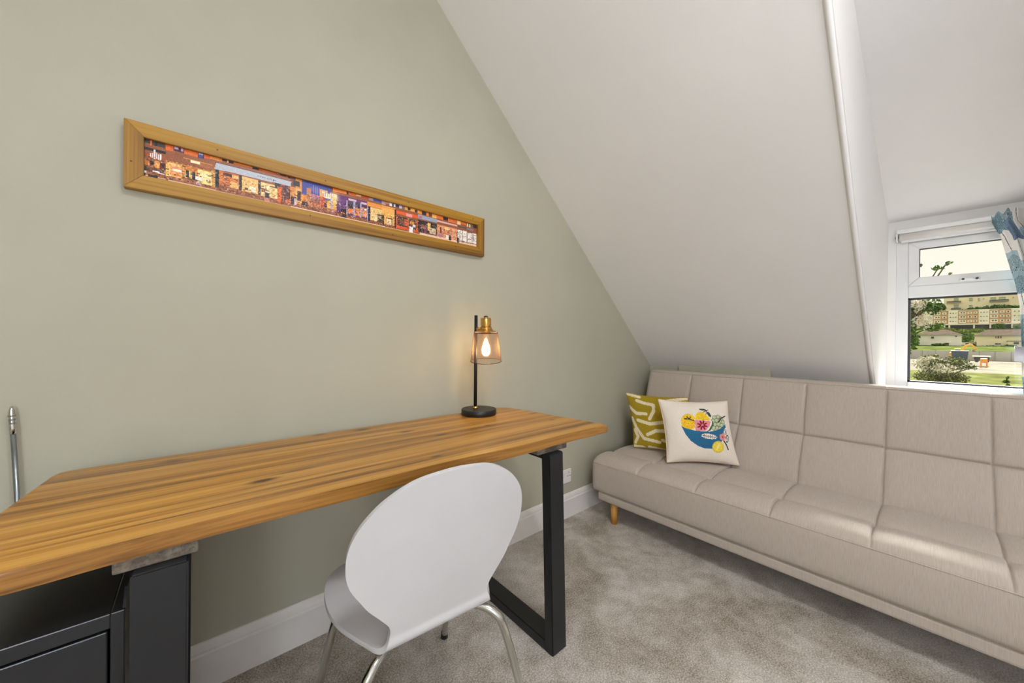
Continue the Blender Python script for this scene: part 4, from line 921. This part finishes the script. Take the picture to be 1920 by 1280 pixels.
def house(name, label, y0, y1, zb, ze, ry0, ry1, zr, mats, wins, extra=()):
    h = thing(name, label, 'house', (154, (y0+y1)/2, zb))
    bx_('wall', h, 150, y0, zb, 158, y1, ze, mats)
    bm = bmesh.new(); o_ = .25
    c = [(149.6, y0+o_, ze-.05), (149.6, y1-o_, ze-.05), (158.4, y1-o_, ze-.05), (158.4, y0+o_, ze-.05)]; rd = [(154, ry0, zr), (154, ry1, zr)]
    v = [bm.verts.new(p) for p in c + rd]
    for f in ((0, 1, 5, 4), (2, 3, 4, 5), (1, 2, 5), (3, 0, 4), (3, 2, 1, 0)): bm.faces.new([v[i] for i in f])
    obj('roof', bm, M_ROOF, h)
    bx_('eaves', h, 149.55, y0+o_, ze-.16, 158.4, y1-o_, ze-.04, M_CONC)
    for (a, z1, b, z0) in wins: bx_('window', h, 149.85, a, z1, 150.1, b, z0, M_DARKW)
    return h
house('white_house', 'white harled house with hip roof, left of the pair below the flats', .88, -6.6, .3, 3.75, -1.0, -4.2, 5.15, M_PINKW, [(-5.51, 3.37, -5.82, 3.13), (-3.68, 1.55, -4.48, 1.23), (-1.4, 3.2, -1.9, 2.7)])
h = house('cream_house', 'cream house with hip roof and low extension, right of the pair below the flats', -9.05, -18.5, .3, 3.55, -11.0, -16.5, 5.05, M_RENDER, [(-11.87, 3.27, -11.98, 2.8), (-12.2, 3.27, -12.38, 2.8), (-12.61, 3.31, -12.75, 2.8), (-11.83, 1.56, -12.67, 1.26), (-16.0, 3.2, -16.8, 2.6)])
bx_('extension', h, 148.6, -13.6, .3, 150.2, -17.5, 2.0, M_RENDER); bx_('extension_roof', h, 148.5, -13.5, 2.0, 150.2, -17.6, 2.12, M_ROOF); bx_('window', h, 148.5, -14.44, 1.82, 148.7, -15.16, 1.37, M_DARKW)
g = thing('garage', 'low pale garage between the two houses behind the excavator', 'garage', (153, -8, .3))
bx_('wall', g, 152, -6.75, .3, 156, -8.95, 1.75, M_PINKW); bx_('roof_slab', g, 151.9, -6.7, 1.75, 156.1, -8.98, 1.88, M_ROOF)
for a, b in ((-7.3, -7.9), (-8.1, -8.9)): bx_('door', g, 151.9, a, .9, 152.1, b, 1.5, M_DARKW)
# site fence: pale grey panels between posts
fe = thing('site_fence', 'pale grey site fence of panels across the hillside foot', 'fence', (100, -5, -1.6))
M_FENCE = simple('pale_grey_fence', (186, 184, 178), .8, var=.06, scale=.5, spec=0.0)
for k in range(26):
    y = 14 - k*1.6
    bx_('fence_panel', fe, 99.97, y-.04, -1.7, 100.03, y-1.56, .02, M_FENCE); bx_('fence_post', fe, 99.93, y+.04, -1.8, 100.07, y-.04, .10, M_CONC)
# excavator
M_YEL = simple('yellow_machine_paint', (236, 178, 60), .5); M_SKIP = simple('dark_blue_skip_paint', (80, 92, 108), .6); M_ORNG = simple('orange_plastic', (232, 158, 74), .6)
ex = thing('excavator', 'yellow mini excavator with arched boom behind the dark skip', 'excavator', (92, -4.6, -1.55))
def beam(name, pts, r, m=M_YEL):
    bm = bmesh.new(); tube(bm, pts, r, 6); obj(name, bm, m, ex)
beam('boom', [(92, -4.72, -.5), (92, -4.74, .2), (92, -4.85, .6), (92, -5.1, .98), (92, -5.42, 1.12), (92, -5.7, 1.15)], [.13, .14, .15, .15, .14, .12])
beam('arm', [(92, -5.45, 1.25), (92, -5.75, .95), (92, -6.12, .42)], [.15, .13, .10])
bm = bmesh.new(); prism(bm, [(-6.2, .45), (-5.72, .38), (-5.6, .2), (-5.75, .02), (-6.1, .05), (-5.85, .2)], 'x', 91.75, 92.25); obj('bucket', bm, simple('rusty_steel', (150, 110, 76), .8), ex)
bx_('cab', ex, 91.6, -3.9, -.7, 92.6, -4.6, .45, M_YEL, .05); bx_('cab_window', ex, 91.55, -4.0, -.1, 92.0, -4.5, .35, M_DARKW); bx_('counterweight', ex, 91.5, -3.4, -.8, 92.7, -4.0, -.1, M_YEL, .08)
for dx in (91.4, 92.5): bx_('track', ex, dx, -3.6, -1.55, dx+.35, -5.0, -1.0, M_SEAL, .12)
sk = thing('skip', 'dark blue skip in front of the excavator', 'skip', (88, -4.5, -1.6))
bm = bmesh.new(); prism(bm, [(-3.6, -1.55), (-5.0, -1.55), (-5.15, .1), (-3.5, .1)], 'x', 87.4, 89.2); obj('body', bm, M_SKIP, sk)
bx_('rim', sk, 87.35, -3.45, .08, 89.25, -5.2, .18, M_SKIP, .02)
for y in (-3.8, -4.2, -4.6, -4.95): bx_('rib', sk, 87.3, y, -1.5, 87.42, y-.07, .1, M_SKIP)
tr = thing('flatbed_trailer', 'white low flatbed trailer on the gravel site', 'trailer', (76, -5.7, -1.6))
bx_('deck', tr, 75.3, -5.0, -.42, 76.6, -6.4, -.30, M_PINKW); bx_('chassis', tr, 75.5, -5.1, -.80, 76.4, -6.3, -.42, M_SEAL)
for y in (-5.3, -6.1):
    bm = bmesh.new(); tube(bm, [(75.3, y, -.95), (75.6, y, -.95)], .17, 14); obj('wheel', bm, M_SEAL, tr)
br = thing('orange_barrier', 'orange plastic barrier in front of the trailer', 'barrier', (73, -5.8, -1.6))
bx_('body', br, 72.8, -5.45, -1.1, 73.2, -6.0, -.55, M_ORNG, .06)
for y in (-5.5, -5.95): bx_('foot', br, 72.6, y+.05, -1.65, 73.4, y-.05, -1.05, M_ORNG, .02)
